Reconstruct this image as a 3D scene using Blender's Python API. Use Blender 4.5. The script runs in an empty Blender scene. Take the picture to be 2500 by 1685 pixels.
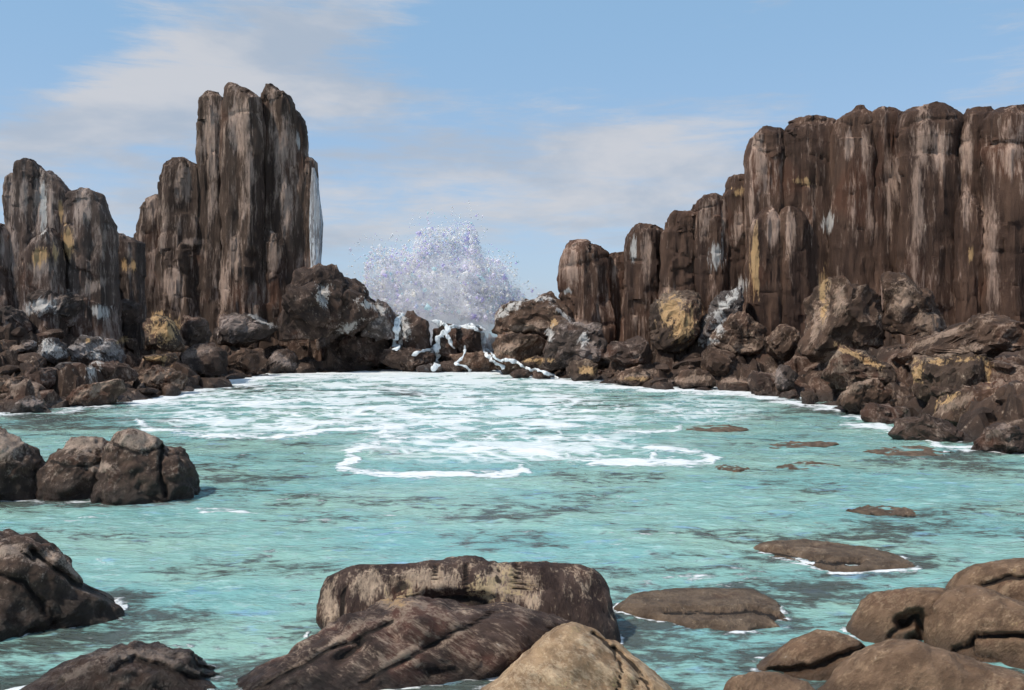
import bpy, bmesh, math, random
import numpy as np
from mathutils import Vector
from mathutils.bvhtree import BVHTree

R = math.radians
SC = bpy.context.scene
COL = SC.collection
random.seed(7)
rng = np.random.default_rng(7)

# ------------------------------------------------------------------ camera, sky, sun, exposure
F, HZ, CAMZ = 2200.0, 780.0, 4.0          # focal length in photo pixels, horizon row, eye height
cam_d = bpy.data.cameras.new('camera')
cam = bpy.data.objects.new('camera', cam_d)
COL.objects.link(cam)
cam.location = (0, 0, CAMZ)
cam.rotation_euler = (R(90), 0, 0)
cam_d.sensor_width = 36
cam_d.lens = F / 2500 * 36
cam_d.shift_y = -(842.5 - HZ) / 2500
cam_d.clip_end = 20000
SC.camera = cam

SUN_EL, SUN_AZ = 53, -121                   # azimuth measured from +Y (view direction) to the right
sd = Vector((math.sin(R(SUN_AZ)) * math.cos(R(SUN_EL)), math.cos(R(SUN_AZ)) * math.cos(R(SUN_EL)), math.sin(R(SUN_EL))))
sun_d = bpy.data.lights.new('sun', 'SUN')
sun = bpy.data.objects.new('sun', sun_d)
COL.objects.link(sun)
sun.location = (-30, -10, 60)
sun.rotation_euler = sd.to_track_quat('Z', 'Y').to_euler()
sun_d.energy = 3.2
sun_d.angle = R(2.0)
sun_d.color = (1.0, 0.92, 0.81)

SC.view_settings.view_transform = 'Standard'
SC.view_settings.look = 'None'
SC.view_settings.exposure = 0.25
SC.view_settings.gamma = 1
SC.view_settings.use_curve_mapping = False
SC.render.engine = 'CYCLES'
SC.cycles.use_denoising = True
SC.cycles.max_bounces = 18
SC.cycles.diffuse_bounces = 8
SC.cycles.transmission_bounces = 8
SC.cycles.glossy_bounces = 2
SC.cycles.use_adaptive_sampling = True
SC.cycles.adaptive_threshold = .03
SC.cycles.adaptive_min_samples = 12
SC.cycles.transparent_max_bounces = 16
SC.cycles.volume_bounces = 16
SC.cycles.volume_step_rate = 2.0
SC.cycles.volume_max_steps = 64


class NT:
    """small node-tree helper"""
    def __init__(self, tree):
        self.t = tree
        self.l = tree.links

    def n(self, kind, **kw):
        nd = self.t.nodes.new(kind)
        for k, v in kw.items():
            if k == 'i':
                for a, b in v.items():
                    self.s(nd.inputs[a], b)
            else:
                setattr(nd, k, v)
        return nd

    def s(self, sock, v):
        if hasattr(v, 'is_output') or isinstance(v, bpy.types.NodeSocket):
            self.l.new(v, sock)
        else:
            sock.default_value = v

    def m(self, op, a, b=None, c=None, clamp=False):
        nd = self.t.nodes.new('ShaderNodeMath')
        nd.operation = op
        nd.use_clamp = clamp
        for k, v in enumerate((a, b, c)):
            if v is not None:
                self.s(nd.inputs[k], v)
        return nd.outputs[0]

    def ss(self, v, lo, hi):
        nd = self.t.nodes.new('ShaderNodeMapRange')
        nd.interpolation_type = 'SMOOTHSTEP'
        self.s(nd.inputs[0], v)
        nd.inputs[1].default_value = lo
        nd.inputs[2].default_value = hi
        return nd.outputs[0]

    def mix(self, f, a, b):
        nd = self.t.nodes.new('ShaderNodeMix')
        nd.data_type = 'RGBA'
        self.s(nd.inputs[0], f)
        self.s(nd.inputs[6], a if not isinstance(a, tuple) else (*a[:3], 1))
        self.s(nd.inputs[7], b if not isinstance(b, tuple) else (*b[:3], 1))
        return nd.outputs[2]

    def noise(self, vec, scale, detail=5, rough=.55, dist=0.0):
        nd = self.t.nodes.new('ShaderNodeTexNoise')
        self.l.new(vec, nd.inputs['Vector'])
        nd.inputs['Scale'].default_value = scale
        nd.inputs['Detail'].default_value = detail
        nd.inputs['Roughness'].default_value = rough
        nd.inputs['Distortion'].default_value = dist
        return nd.outputs[0]

    def mapping(self, vec, scale=(1, 1, 1), rot=(0, 0, 0), loc=(0, 0, 0)):
        nd = self.t.nodes.new('ShaderNodeMapping')
        self.l.new(vec, nd.inputs[0])
        nd.inputs[1].default_value = loc
        nd.inputs[2].default_value = rot
        nd.inputs[3].default_value = scale
        return nd.outputs[0]


world = bpy.data.worlds.new('World')
SC.world = world
world.use_nodes = True
wt = world.node_tree
wt.nodes.clear()
W = NT(wt)
world.cycles.sampling_method = 'MANUAL'
world.cycles.sample_map_resolution = 512
sky = W.n('ShaderNodeTexSky', sky_type='NISHITA', sun_disc=False)
sky.sun_elevation = R(SUN_EL)
sky.sun_rotation = R(SUN_AZ)
sky.air_density = 1.0
sky.dust_density = 0.6
sky.ozone_density = 2.0
tc = W.n('ShaderNodeTexCoord').outputs['Generated']
sep = W.n('ShaderNodeSeparateXYZ', i={0: tc})
dx, dy, dz = sep.outputs
# a blue haze tint of the air and drifting thin cloud over the whole sky
skyc = W.n('ShaderNodeMix', data_type='RGBA', blend_type='MULTIPLY', i={0: 1.0, 6: sky.outputs[0], 7: (.90, 1.0, 1.10, 1)}).outputs[2]
skyc = W.mix(.74, skyc, W.mix(W.ss(dz, .02, .34), (2.75, 3.55, 4.8), (2.0, 3.35, 4.85)))
cw = W.mapping(tc, scale=(1.0, 1.0, 3.6), rot=(0, R(-9), 0))
warp = W.noise(cw, 2.2, 4, .6, .6)
c1 = W.noise(cw, 3.2, 9, .62, .35)
c2 = W.noise(W.mapping(tc, scale=(1, 1, 7), rot=(0, R(-12), 0), loc=(3.1, 1, 0)), 9.0, 8, .65, .3)
c3 = W.noise(W.mapping(tc, scale=(1, 1, 2.6), loc=(7, 2, 5)), 5.0, 6, .55, .2)
yf = W.m('MAXIMUM', dy, .05)
su = W.m('DIVIDE', dx, yf)
sv = W.m('DIVIDE', dz, yf)
cover = W.m('MULTIPLY', W.m('ADD', c1, W.m('MULTIPLY', c2, .85)), 1.0)
banks = [  # drifting cloud banks: centre col,row; half sizes; tilt; weight
    (560, 140, 420, 95, 14, .34), (860, 230, 230, 60, 8, .22), (160, 330, 330, 75, 14, .28), (420, 470, 380, 70, 4, .16),
    (1500, 350, 170, 50, 12, .22), (1720, 350, 210, 75, 22, .22), (1150, 360, 300, 90, 4, .12), (1250, 560, 400, 60, 2, .10),
    (800, 560, 200, 60, 0, .16), (2200, 90, 400, 130, 4, -.22),
    (60, 120, 190, 130, 10, -.40), (1150, 120, 200, 160, 0, -.28), (1500, 120, 320, 120, 0, -.22), (60, 500, 140, 40, 10, -.2), (1330, 640, 300, 60, 0, -.12)]
for (px, py, rx, ry, ang, wgt) in banks:
    u0, v0 = (px - 1250) / F, (HZ - py) / F
    a = R(ang)
    du = W.m('SUBTRACT', su, u0)
    dv = W.m('SUBTRACT', sv, v0)
    e1 = W.m('DIVIDE', W.m('ADD', W.m('MULTIPLY', du, math.cos(a)), W.m('MULTIPLY', dv, math.sin(a))), rx / F)
    e2 = W.m('DIVIDE', W.m('SUBTRACT', W.m('MULTIPLY', dv, math.cos(a)), W.m('MULTIPLY', du, math.sin(a))), ry / F)
    g = W.m('POWER', 2.718, W.m('MULTIPLY', W.m('ADD', W.m('MULTIPLY', e1, e1), W.m('MULTIPLY', e2, e2)), -.8))
    cover = W.m('ADD', cover, W.m('MULTIPLY', g, wgt * 1.35))
cf = W.ss(cover, .78, 1.24)
cf = W.m('MULTIPLY', cf, .76)
cloudc = W.mix(W.ss(c3, .38, .62), (3.0, 3.3, 3.8), (4.5, 4.35, 4.35))
skyc2 = W.mix(cf, skyc, cloudc)
bg = W.n('ShaderNodeBackground', i={0: skyc2, 1: 0.125})
W.l.new(bg.outputs[0], W.n('ShaderNodeOutputWorld').inputs[0])


# ------------------------------------------------------------------ numeric helpers
_perm = np.random.default_rng(11).permutation(256).astype(np.int32)
_perm = np.concatenate([_perm, _perm, _perm])
_g = np.random.default_rng(5).normal(size=(256, 3))
_g /= np.linalg.norm(_g, axis=1)[:, None]
_g = _g.astype(np.float32)


def perlin(p):
    p = np.asarray(p, dtype=np.float32)
    fl = np.floor(p).astype(np.int32)
    f = p - fl
    i = fl & 255
    u = f * f * f * (f * (f * 6 - 15) + 10)
    out = np.zeros(len(p), dtype=np.float32)
    for a in (0, 1):
        for b in (0, 1):
            for c in (0, 1):
                h = _perm[_perm[_perm[(i[:, 0] + a) & 255] + ((i[:, 1] + b) & 255)] + ((i[:, 2] + c) & 255)]
                g = _g[h]
                d = g[:, 0] * (f[:, 0] - a) + g[:, 1] * (f[:, 1] - b) + g[:, 2] * (f[:, 2] - c)
                w = (u[:, 0] if a else 1 - u[:, 0]) * (u[:, 1] if b else 1 - u[:, 1]) * (u[:, 2] if c else 1 - u[:, 2])
                out += d * w
    return out * 1.5


def fbm(p, octv=4, gain=.5):
    s = np.zeros(len(p), dtype=np.float32)
    a = 1.0
    q = np.array(p, dtype=np.float32)
    for k in range(octv):
        s += a * perlin(q + 17.3 * k)
        q = q * 2.03
        a *= gain
    return s


def ridged(p, octv=3):
    s = np.zeros(len(p), dtype=np.float32)
    a = 1.0
    q = np.array(p, dtype=np.float32)
    for k in range(octv):
        s += a * (1 - 2.2 * np.abs(perlin(q + 9.1 * k)))
        q = q * 2.1
        a *= .5
    return s


def P(px, py, Y):
    return np.array([(px - 1250) / F * Y, Y, CAMZ - (py - HZ) / F * Y])


def W0(px, py, z=0.0):
    return P(px, py, F * (CAMZ - z) / (py - HZ))


def proj(v):
    Y = np.maximum(v[:, 1], .5)
    return np.stack([1250 + F * v[:, 0] / Y, HZ + F * (CAMZ - v[:, 2]) / Y], 1)


def seg_dist(q, line):
    """distance of points q (N,2) to a polyline"""
    best = np.full(len(q), 1e9)
    for (a, b) in zip(line[:-1], line[1:]):
        a = np.array(a, float)
        b = np.array(b, float)
        d = b - a
        t = np.clip(((q - a) @ d) / (d @ d + 1e-9), 0, 1)
        best = np.minimum(best, np.linalg.norm(q - a - t[:, None] * d, axis=1))
    return best


# painted marks on the rock, highlights and mineral stains alike: kind, col, row, half width, half height, tilt
STAIN_AND_LIGHT = []
for r in [(517, 318, 22, 70), (586, 308, 28, 80), (689, 345, 18, 80), (520, 405, 16, 45), (448, 449, 18, 55), (369, 510, 18, 42), (699, 490, 15, 85),
          (520, 490, 15, 55), (665, 628, 14, 75), (573, 620, 14, 62), (472, 590, 32, 10), (424, 690, 22, 42), (548, 700, 12, 60), (610, 420, 10, 70),
          (93, 500, 14, 70), (123, 506, 7, 70), (202, 506, 22, 48), (28, 486, 10, 60), (60, 470, 10, 50), (20, 600, 20, 60), (100, 650, 32, 30), (230, 700, 40, 14, -30),
          (2071, 358, 13, 38), (2175, 440, 20, 85), (2250, 347, 24, 85), (2296, 365, 22, 66), (2364, 383, 15, 62), (2239, 472, 14, 120), (2171, 526, 12, 85),
          (2414, 580, 20, 115), (2357, 508, 13, 65), (1853, 376, 16, 66), (1886, 554, 18, 42), (2110, 370, 8, 50), (2420, 690, 9, 60), (1930, 560, 12, 50), (2470, 380, 10, 70),
          (1581, 628, 14, 55), (1722, 540, 12, 55), (1397, 652, 14, 50), (1640, 744, 35, 40), (1835, 500, 8, 60), (1500, 670, 10, 40), (1440, 860, 25, 30), (1804, 545, 14, 50),
          (2010, 750, 14, 60), (2050, 730, 16, 45), (2205, 730, 30, 45), (2270, 790, 40, 26, 30), (1990, 800, 10, 50)]:
    STAIN_AND_LIGHT.append((0, *r))
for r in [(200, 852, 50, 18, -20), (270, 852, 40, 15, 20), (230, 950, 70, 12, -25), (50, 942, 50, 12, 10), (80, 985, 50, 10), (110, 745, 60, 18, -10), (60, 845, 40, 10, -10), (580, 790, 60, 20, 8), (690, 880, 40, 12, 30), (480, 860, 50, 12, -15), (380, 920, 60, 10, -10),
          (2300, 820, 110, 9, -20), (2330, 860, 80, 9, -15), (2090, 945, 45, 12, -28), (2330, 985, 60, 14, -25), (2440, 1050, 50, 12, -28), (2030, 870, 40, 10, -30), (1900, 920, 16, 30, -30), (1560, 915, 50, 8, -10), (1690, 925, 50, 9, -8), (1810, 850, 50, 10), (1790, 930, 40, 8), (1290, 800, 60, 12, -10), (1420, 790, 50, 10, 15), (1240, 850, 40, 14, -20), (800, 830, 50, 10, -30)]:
    STAIN_AND_LIGHT.append((0, *r))  # highlights on the bank rocks, painted as pale marks
for r in [(2075, 860, 42, 9, 25), (2125, 885, 30, 9, 25), (2330, 880, 64, 9, -5), (2240, 912, 13, 30), (2412, 905, 10, 30), (2310, 975, 40, 10, -20), (1550, 925, 30, 6), (1310, 880, 40, 7), (1430, 905, 26, 10)]:
    STAIN_AND_LIGHT.append((1, *r))  # ochre highlights of the right bank, painted into the colour
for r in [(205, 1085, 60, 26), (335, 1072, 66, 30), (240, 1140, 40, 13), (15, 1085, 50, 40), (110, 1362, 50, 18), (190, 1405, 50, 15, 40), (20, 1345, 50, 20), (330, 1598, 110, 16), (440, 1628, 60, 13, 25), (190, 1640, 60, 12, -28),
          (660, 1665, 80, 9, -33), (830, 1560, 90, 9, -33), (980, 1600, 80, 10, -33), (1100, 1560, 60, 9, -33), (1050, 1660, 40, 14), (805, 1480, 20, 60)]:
    STAIN_AND_LIGHT.append((0, *r))  # lit tops of the near boulders painted pale, with the ramp's streaks
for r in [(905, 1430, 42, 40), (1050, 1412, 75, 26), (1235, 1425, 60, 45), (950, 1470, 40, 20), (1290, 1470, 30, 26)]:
    STAIN_AND_LIGHT.append((0, *r))
for r in [(960, 1450, 30, 30), (1170, 1440, 40, 30), (1240, 1430, 30, 40), (166, 590, 13, 40), (101, 625, 38, 22, -25), (148, 515, 6, 28), (303, 646, 9, 20), (330, 650, 8, 18), (1843, 665, 13, 80), (1957, 443, 26, 14), (1668, 788, 34, 42), (1640, 760, 30, 40),
          (2010, 720, 10, 60), (1350, 790, 10, 18), (1800, 470, 14, 14), (2370, 620, 10, 26), (400, 805, 36, 36), (385, 770, 16, 10, -30), (372, 780, 8, 8), (390, 876, 40, 8), (300, 830, 18, 8, -30), (215, 832, 12, 8)]:
    STAIN_AND_LIGHT.append((1, *r))
for r in [(729, 345, 5, 44), (2025, 544, 17, 26), (1547, 613, 8, 44), (1751, 625, 20, 36), (1780, 735, 60, 14, -48), (1757, 795, 10, 22), (107, 520, 9, 60), (1385, 712, 14, 8), (1728, 833, 22, 7),
          (640, 783, 40, 6, 24), (905, 700, 14, 32, -35), (900, 745, 40, 10, 20), (850, 800, 30, 12, -25), (1245, 752, 50, 12, -35), (1320, 730, 40, 6), (1342, 815, 10, 18), (130, 850, 38, 16, 32), (200, 905, 45, 10, -8), (235, 870, 14, 14, 30),
          (985, 800, 16, 40), (1425, 830, 12, 22), (240, 760, 24, 20), (100, 750, 34, 20), (790, 720, 16, 30), (1378, 770, 40, 5, 40)]:
    STAIN_AND_LIGHT.append((2, *r))


def stain_light_attr(me, v, crack=None):
    q = proj(v)
    c = np.zeros((len(v), 4), dtype=np.float32)
    c[:, 3] = 0 if crack is None else crack
    lo, hi = q.min(0), q.max(0)
    for s in STAIN_AND_LIGHT:
        k, px, py, rx, ry = s[:5]
        m = max(rx, ry) * 2
        if px + m < lo[0] or px - m > hi[0] or py + m < lo[1] or py - m > hi[1]:
            continue
        a = R(s[5]) if len(s) > 5 else 0
        d = q - np.array([px, py])
        rx, ry = rx * 1.2, ry * 1.15
        e1 = (d[:, 0] * math.cos(a) + d[:, 1] * math.sin(a)) / rx
        e2 = (-d[:, 0] * math.sin(a) + d[:, 1] * math.cos(a)) / ry
        c[:, k] = np.maximum(c[:, k], np.exp(-.9 * (e1 ** 2 + e2 ** 2)))
    at = me.attributes.new('stain_light', 'FLOAT_COLOR', 'POINT')
    at.data.foreach_set('color', c.ravel())


ALLV, ALLF, NV = [], [], [0]


def mesh_obj(name, v, faces, mat, parent=None, origin=None, smooth=True, stain_light=True, keep=True, sharp=None, crack=None):
    """one mesh object; vertices are given in world space, the origin sits at the base"""
    v = np.asarray(v, dtype=np.float64)
    if parent is not None:
        o0 = np.array(parent.location)
    elif origin is not None:
        o0 = np.array(origin)
    else:
        o0 = np.array([v[:, 0].mean(), v[:, 1].mean(), max(v[:, 2].min(), 0)])
    me = bpy.data.meshes.new(name)
    f = np.asarray(faces, dtype=np.int32)
    me.vertices.add(len(v))
    me.vertices.foreach_set('co', (v - o0).astype(np.float32).ravel())
    k = f.shape[1]
    me.loops.add(f.size)
    me.loops.foreach_set('vertex_index', f.ravel())
    me.polygons.add(len(f))
    me.polygons.foreach_set('loop_start', np.arange(0, f.size, k, dtype=np.int32))
    me.polygons.foreach_set('use_smooth', np.full(len(f), smooth))
    me.update(calc_edges=True)
    me.validate()
    if sharp:
        me.set_sharp_from_angle(angle=R(sharp))
    me.materials.append(mat)
    if stain_light:
        stain_light_attr(me, v, crack)
    ob = bpy.data.objects.new(name, me)
    COL.objects.link(ob)
    if parent is not None:
        ob.parent = parent
    else:
        ob.location = o0
    if keep:
        tri = f if k == 3 else np.concatenate([f[:, [0, 1, 2]], f[:, [0, 2, 3]]])
        ALLV.append(v)
        ALLF.append(tri + NV[0])
        NV[0] += len(v)
    return ob


def tag(o, label=None, cat=None, group=None, kind=None):
    for k, x in (('label', label), ('category', cat), ('group', group), ('kind', kind)):
        if x:
            o[k] = x
    return o


def empty(name, loc, label, cat, group=None):
    o = bpy.data.objects.new(name, None)
    COL.objects.link(o)
    o.location = loc
    o.empty_display_size = .5
    return tag(o, label, cat, group)


# ------------------------------------------------------------------ materials
def rock(name, dark, mid, light, freq=1.0, stretch=1.0, rot=(0, 0, 0), pale=.5, ochre=.0, white=.0, ochre_c=(.46, .29, .14), white_c=(.54, .51, .48), bump=.5, red=(.11, .045, .025), wet=True, redamt=.5, tide_shade=.28):
    m = bpy.data.materials.new(name)
    m.use_nodes = True
    t = m.node_tree
    t.nodes.clear()
    N = NT(t)
    pos = N.n('ShaderNodeNewGeometry').outputs['Position']
    sp = N.mapping(N.mapping(pos, rot=rot), scale=(1, 1, stretch))
    st = N.n('ShaderNodeAttribute', attribute_name='stain_light')
    ssep = N.n('ShaderNodeSeparateColor', i={0: st.outputs['Color']})
    big = N.noise(pos, .45 * freq, 2, .6)
    mott = N.noise(sp, 1.6 * freq, 5, .68)
    streak = N.noise(sp, 3.0 * freq, 4, .7)
    fine = N.noise(sp, 14 * freq, 3, .75)
    grit = N.noise(pos, 38 * freq, 2, .7)
    col = N.mix(N.ss(mott, .36, .66), dark, mid)
    col = N.mix(N.m('MULTIPLY', N.ss(big, .52, .68), redamt), col, red)
    # dry weathered mineral coat and painted highlights, broken up by the grain
    br = N.m('ADD', N.m('MULTIPLY', streak, .62), N.m('MULTIPLY', fine, .38))
    th = N.m('ADD', br, N.m('MULTIPLY', N.m('SUBTRACT', big, .5), .35))
    th = N.m('ADD', th, (pale - .5) * .25)
    palef = N.m('MULTIPLY', N.ss(th, .485, .64), .85)
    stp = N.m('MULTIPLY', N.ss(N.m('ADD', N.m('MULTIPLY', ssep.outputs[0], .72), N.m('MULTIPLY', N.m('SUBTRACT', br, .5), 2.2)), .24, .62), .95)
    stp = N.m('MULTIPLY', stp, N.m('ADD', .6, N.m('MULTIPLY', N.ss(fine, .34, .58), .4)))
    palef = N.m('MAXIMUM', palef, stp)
    lightc = N.mix(N.ss(mott, .38, .64), tuple(c * .62 for c in light), light)
    col = N.mix(palef, col, lightc)
    of = N.ss(N.m('ADD', N.m('MULTIPLY', ssep.outputs[1], .75), N.m('MULTIPLY', N.m('SUBTRACT', br, .5), 3.2)), .38, .66)
    if ochre > 0:
        on = N.noise(N.mapping(pos, loc=(13, 4, 9)), .9 * freq, 4, .7)
        of = N.m('MAXIMUM', of, N.ss(N.m('ADD', N.m('MULTIPLY', on, .6), N.m('MULTIPLY', fine, .4)), .66 - ochre * .2, .72 - ochre * .2))
    col = N.mix(N.m('MULTIPLY', of, .9), col, ochre_c)
    wf = N.ss(N.m('ADD', N.m('MULTIPLY', ssep.outputs[2], .8), N.m('MULTIPLY', N.m('SUBTRACT', br, .5), 3.2)), .38, .72)
    if white > 0:
        wn = N.noise(N.mapping(sp, loc=(3, 24, 5)), 1.3 * freq, 4, .7)
        wf = N.m('MAXIMUM', wf, N.ss(N.m('ADD', N.m('MULTIPLY', wn, .6), N.m('MULTIPLY', fine, .4)), .66 - white * .2, .74 - white * .2))
    col = N.mix(N.m('MULTIPLY', wf, .85), col, white_c)
    col = N.mix(N.m('MULTIPLY', N.ss(grit, .55, .75), .35), col, N.mix(.5, dark, mid))
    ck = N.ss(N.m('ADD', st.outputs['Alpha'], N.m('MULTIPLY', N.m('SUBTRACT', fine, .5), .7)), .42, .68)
    col = N.mix(N.m('MULTIPLY', ck, .9), col, (.014, .010, .008))  # shade inside the cracks painted dark, also the table rock's drips
    rough = .86
    if wet:  # wet tidal band, widened to paint shade onto lower rock, ragged upper edge
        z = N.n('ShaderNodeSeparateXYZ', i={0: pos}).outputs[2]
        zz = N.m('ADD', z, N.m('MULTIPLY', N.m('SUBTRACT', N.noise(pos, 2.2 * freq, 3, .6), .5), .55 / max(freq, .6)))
        wm = N.m('SUBTRACT', 1.0, N.ss(zz, .05, tide_shade))
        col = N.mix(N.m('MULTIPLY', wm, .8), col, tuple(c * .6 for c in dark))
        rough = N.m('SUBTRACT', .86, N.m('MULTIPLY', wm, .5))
    hb = N.m('ADD', N.m('MULTIPLY', mott, .55), N.m('ADD', N.m('MULTIPLY', streak, .4), N.m('ADD', N.m('MULTIPLY', fine, .3), N.m('MULTIPLY', grit, .14))))
    bp = N.n('ShaderNodeBump', i={'Height': hb, 'Strength': bump, 'Distance': .35 / freq})
    bs = N.n('ShaderNodeBsdfPrincipled', i={'Base Color': col, 'Roughness': rough, 'Normal': bp.outputs[0]})
    bs.inputs['Specular IOR Level'].default_value = .35
    N.l.new(bs.outputs[0], N.n('ShaderNodeOutputMaterial').inputs[0])
    return m


DK, MD, LT = (.036, .020, .013), (.085, .055, .040), (.30, .222, .18)
M = {
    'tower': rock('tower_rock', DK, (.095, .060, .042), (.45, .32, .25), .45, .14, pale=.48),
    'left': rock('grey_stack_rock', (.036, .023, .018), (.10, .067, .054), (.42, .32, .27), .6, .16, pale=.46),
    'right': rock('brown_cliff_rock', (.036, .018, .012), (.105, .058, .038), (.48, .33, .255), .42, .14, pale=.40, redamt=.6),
    'palecol': rock('white_column_rock', (.10, .08, .075), (.36, .37, .39), (.62, .66, .70), .8, .1, pale=.7, white=.7, white_c=(.72, .76, .8)),  # whitish streaked rock for the tower's right edge
    'shore': rock('shore_rock', (.032, .019, .013), (.082, .049, .034), (.33, .235, .18), .7, .6, pale=.40, ochre=.1, redamt=.35, tide_shade=.6),
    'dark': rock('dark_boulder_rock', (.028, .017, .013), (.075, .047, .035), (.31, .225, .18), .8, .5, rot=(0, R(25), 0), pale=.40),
    'brown': rock('brown_boulder_rock', (.035, .020, .013), (.10, .058, .038), (.38, .265, .195), .8, .5, rot=(0, R(-30), 0), pale=.44, ochre=.1, redamt=.6, tide_shade=.6),
    'grey': rock('grey_boulder_rock', (.034, .024, .019), (.082, .057, .046), (.34, .265, .23), .8, .4, rot=(0, R(-35), 0), pale=.42, tide_shade=.6),
    'ochre': rock('lichen_boulder_rock', (.032, .02, .014), (.085, .054, .038), (.30, .22, .16), .8, .6, pale=.42, ochre=.28, tide_shade=.6),
    'white': rock('salt_boulder_rock', (.045, .035, .032), (.10, .078, .068), (.40, .35, .33), .8, .5, rot=(0, R(30), 0), pale=.46, white=.42, ochre=.15, tide_shade=.6),
    'near': rock('near_boulder_rock', (.036, .021, .015), (.11, .068, .048), (.50, .375, .295), 3.0, .7, rot=(0, R(-35), 0), pale=.38, tide_shade=.75, bump=.9),
    'table': rock('tabletop_rock', (.034, .019, .016), (.10, .063, .05), (.68, .50, .36), 2.6, .3, pale=.42, ochre=.15, bump=.9, ochre_c=(.55, .41, .24), tide_shade=.45),
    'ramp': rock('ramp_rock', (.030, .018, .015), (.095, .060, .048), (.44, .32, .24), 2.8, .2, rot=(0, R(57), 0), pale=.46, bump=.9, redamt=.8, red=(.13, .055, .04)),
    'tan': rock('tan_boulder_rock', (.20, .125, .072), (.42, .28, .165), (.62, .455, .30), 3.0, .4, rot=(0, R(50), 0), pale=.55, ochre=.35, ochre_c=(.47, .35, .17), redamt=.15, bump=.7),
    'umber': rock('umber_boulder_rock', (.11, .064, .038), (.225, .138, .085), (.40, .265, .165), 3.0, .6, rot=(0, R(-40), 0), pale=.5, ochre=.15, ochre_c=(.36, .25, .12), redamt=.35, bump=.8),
    'wetslab': rock('wet_slab_rock', (.075, .051, .036), (.15, .105, .072), (.28, .20, .14), 1.4, .6, pale=.45, redamt=.3, bump=.6, wet=False),
    'slab': rock('slab_rock', (.085, .056, .038), (.17, .118, .08), (.30, .215, .145), 1.8, .6, pale=.5, redamt=.3, bump=.8, wet=False),
}


# ------------------------------------------------------------------ rock builders
def smooth_line(tab, ys):
    tab = sorted(tab)
    return np.interp(ys, [t[0] for t in tab], [t[1] for t in tab])


def column(parent, mat, left, right, Y, base=None, depth=.85, nt=104, na=52, seed=0, rough=1.0, name='column', facet=.75, grow=1.04):
    """one rock column: left and right edges as (row, col) lists from the top down, lofted as a faceted prism"""
    left = left + [(left[-1][0] + 110, left[-1][1] - 4)]
    right = right + [(right[-1][0] + 110, right[-1][1] + 4)]
    ytop = min(left[0][0], right[0][0])
    ybot = base or max(left[-1][0], right[-1][0])
    r = np.random.default_rng(seed + 100)
    t = np.concatenate([np.linspace(0, .12, nt // 4, endpoint=False) ** 1.0, np.linspace(.12, 1, nt - nt // 4)])
    ys = ytop + t * (ybot - ytop)
    xl = (smooth_line(left, ys) - 1250) / F * Y
    xr = (smooth_line(right, ys) - 1250) / F * Y
    z = CAMZ - (ys - HZ) / F * Y
    a = np.maximum((xr - xl) / 2, .02)
    a = a * (1 + (grow - 1) * np.clip((ys - ytop) / 60, 0, 1))
    cx = (xr + xl) / 2
    a = a * (1 - .38 * np.exp(-(ys - ytop) / 8.0))
    amax = np.median(a)
    b = depth * np.sqrt(a * amax)
    th = np.linspace(0, 2 * math.pi, na, endpoint=False)
    k = int(r.integers(5, 8))
    ph = r.uniform(0, 2 * math.pi)
    seg = 2 * math.pi / k
    poly = math.cos(seg / 2) / np.cos(((th + ph) % seg) - seg / 2)
    rr = (1 - facet) + facet * poly
    ux, uy = np.cos(th) * rr, np.sin(th) * rr
    uy = np.sign(uy) * np.abs(uy) ** .5
    ux = np.where(ux > 0, ux / ux.max(), ux / -ux.min())
    # cap rings, then side rings
    rings = []
    for s in (.02, .3, .6, .85):
        dome = .12 * a[0] * (1 - s * s)
        rings.append(np.stack([cx[0] + a[0] * s * ux, Y + b[0] * s * uy, np.full(na, z[0] + dome)], 1))
    for q in range(len(t)):
        rings.append(np.stack([cx[q] + a[q] * ux, Y + b[q] * uy, np.full(na, z[q])], 1))
    v = np.concatenate(rings)
    n = np.tile(np.stack([np.cos(th), np.sin(th), np.zeros(na)], 1), (len(rings), 1))
    w = 2 * amax
    off = r.uniform(0, 50, 3)
    q3 = v / max(w, .8) + off
    d = .05 * fbm(q3 * np.array([2.2, 2.2, .35]), 4, .6)
    d += .05 * ridged(q3 * np.array([3.4, 3.4, .35]), 3)
    d += .034 * fbm(q3 * np.array([2.2, 2.2, 1.6]), 4, .6)
    # broken slabs: cells of the face stand proud or are spalled away, with crisp edges
    cu = np.floor(q3[:, 0] * 2.6 + .9 * perlin(q3 * 1.1 + 3))
    cvv = np.floor(q3[:, 2] * .9 + cu * .37 + .7 * perlin(q3 * 1.4))
    hsh = np.sin(cu * 127.1 + cvv * 311.7 + seed) * 43758.5
    d += .07 * (hsh - np.floor(hsh) - .5)
    # ledges: quantised breaks along the height
    lz = q3[:, 2] * 1.5 + .8 * perlin(q3 * .9)
    fr = lz - np.floor(lz)
    d += .06 * (np.sin(np.floor(lz) * 12.9) * .5) - .035 * np.exp(-((fr - .5) / .06) ** 2) * (perlin(q3 * 1.3 + 5) > .05)
    rr_i = np.repeat(np.arange(len(rings)), na)
    capw = np.clip(rr_i / 4.0, .0, 1)
    v = v + n * (d * w * rough * capw)[:, None]
    topw = np.exp(-np.clip((z[0] - v[:, 2]) / (.35 * w), 0, 9))
    v[:, 2] += topw * w * .06 * rough * fbm(q3 * np.array([3.5, 3.5, 1.0]), 3, .6)
    f = []
    R_ = len(rings)
    i0 = (np.arange(R_ - 1)[:, None] * na + np.arange(na)[None]).ravel()
    i1 = (np.arange(R_ - 1)[:, None] * na + (np.arange(na)[None] + 1) % na).ravel()
    f = np.stack([i0, i0 + na, i1 + na, i1], 1)
    return mesh_obj(name, v, f, M[mat], parent=parent, sharp=32)


_ico = {}


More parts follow.
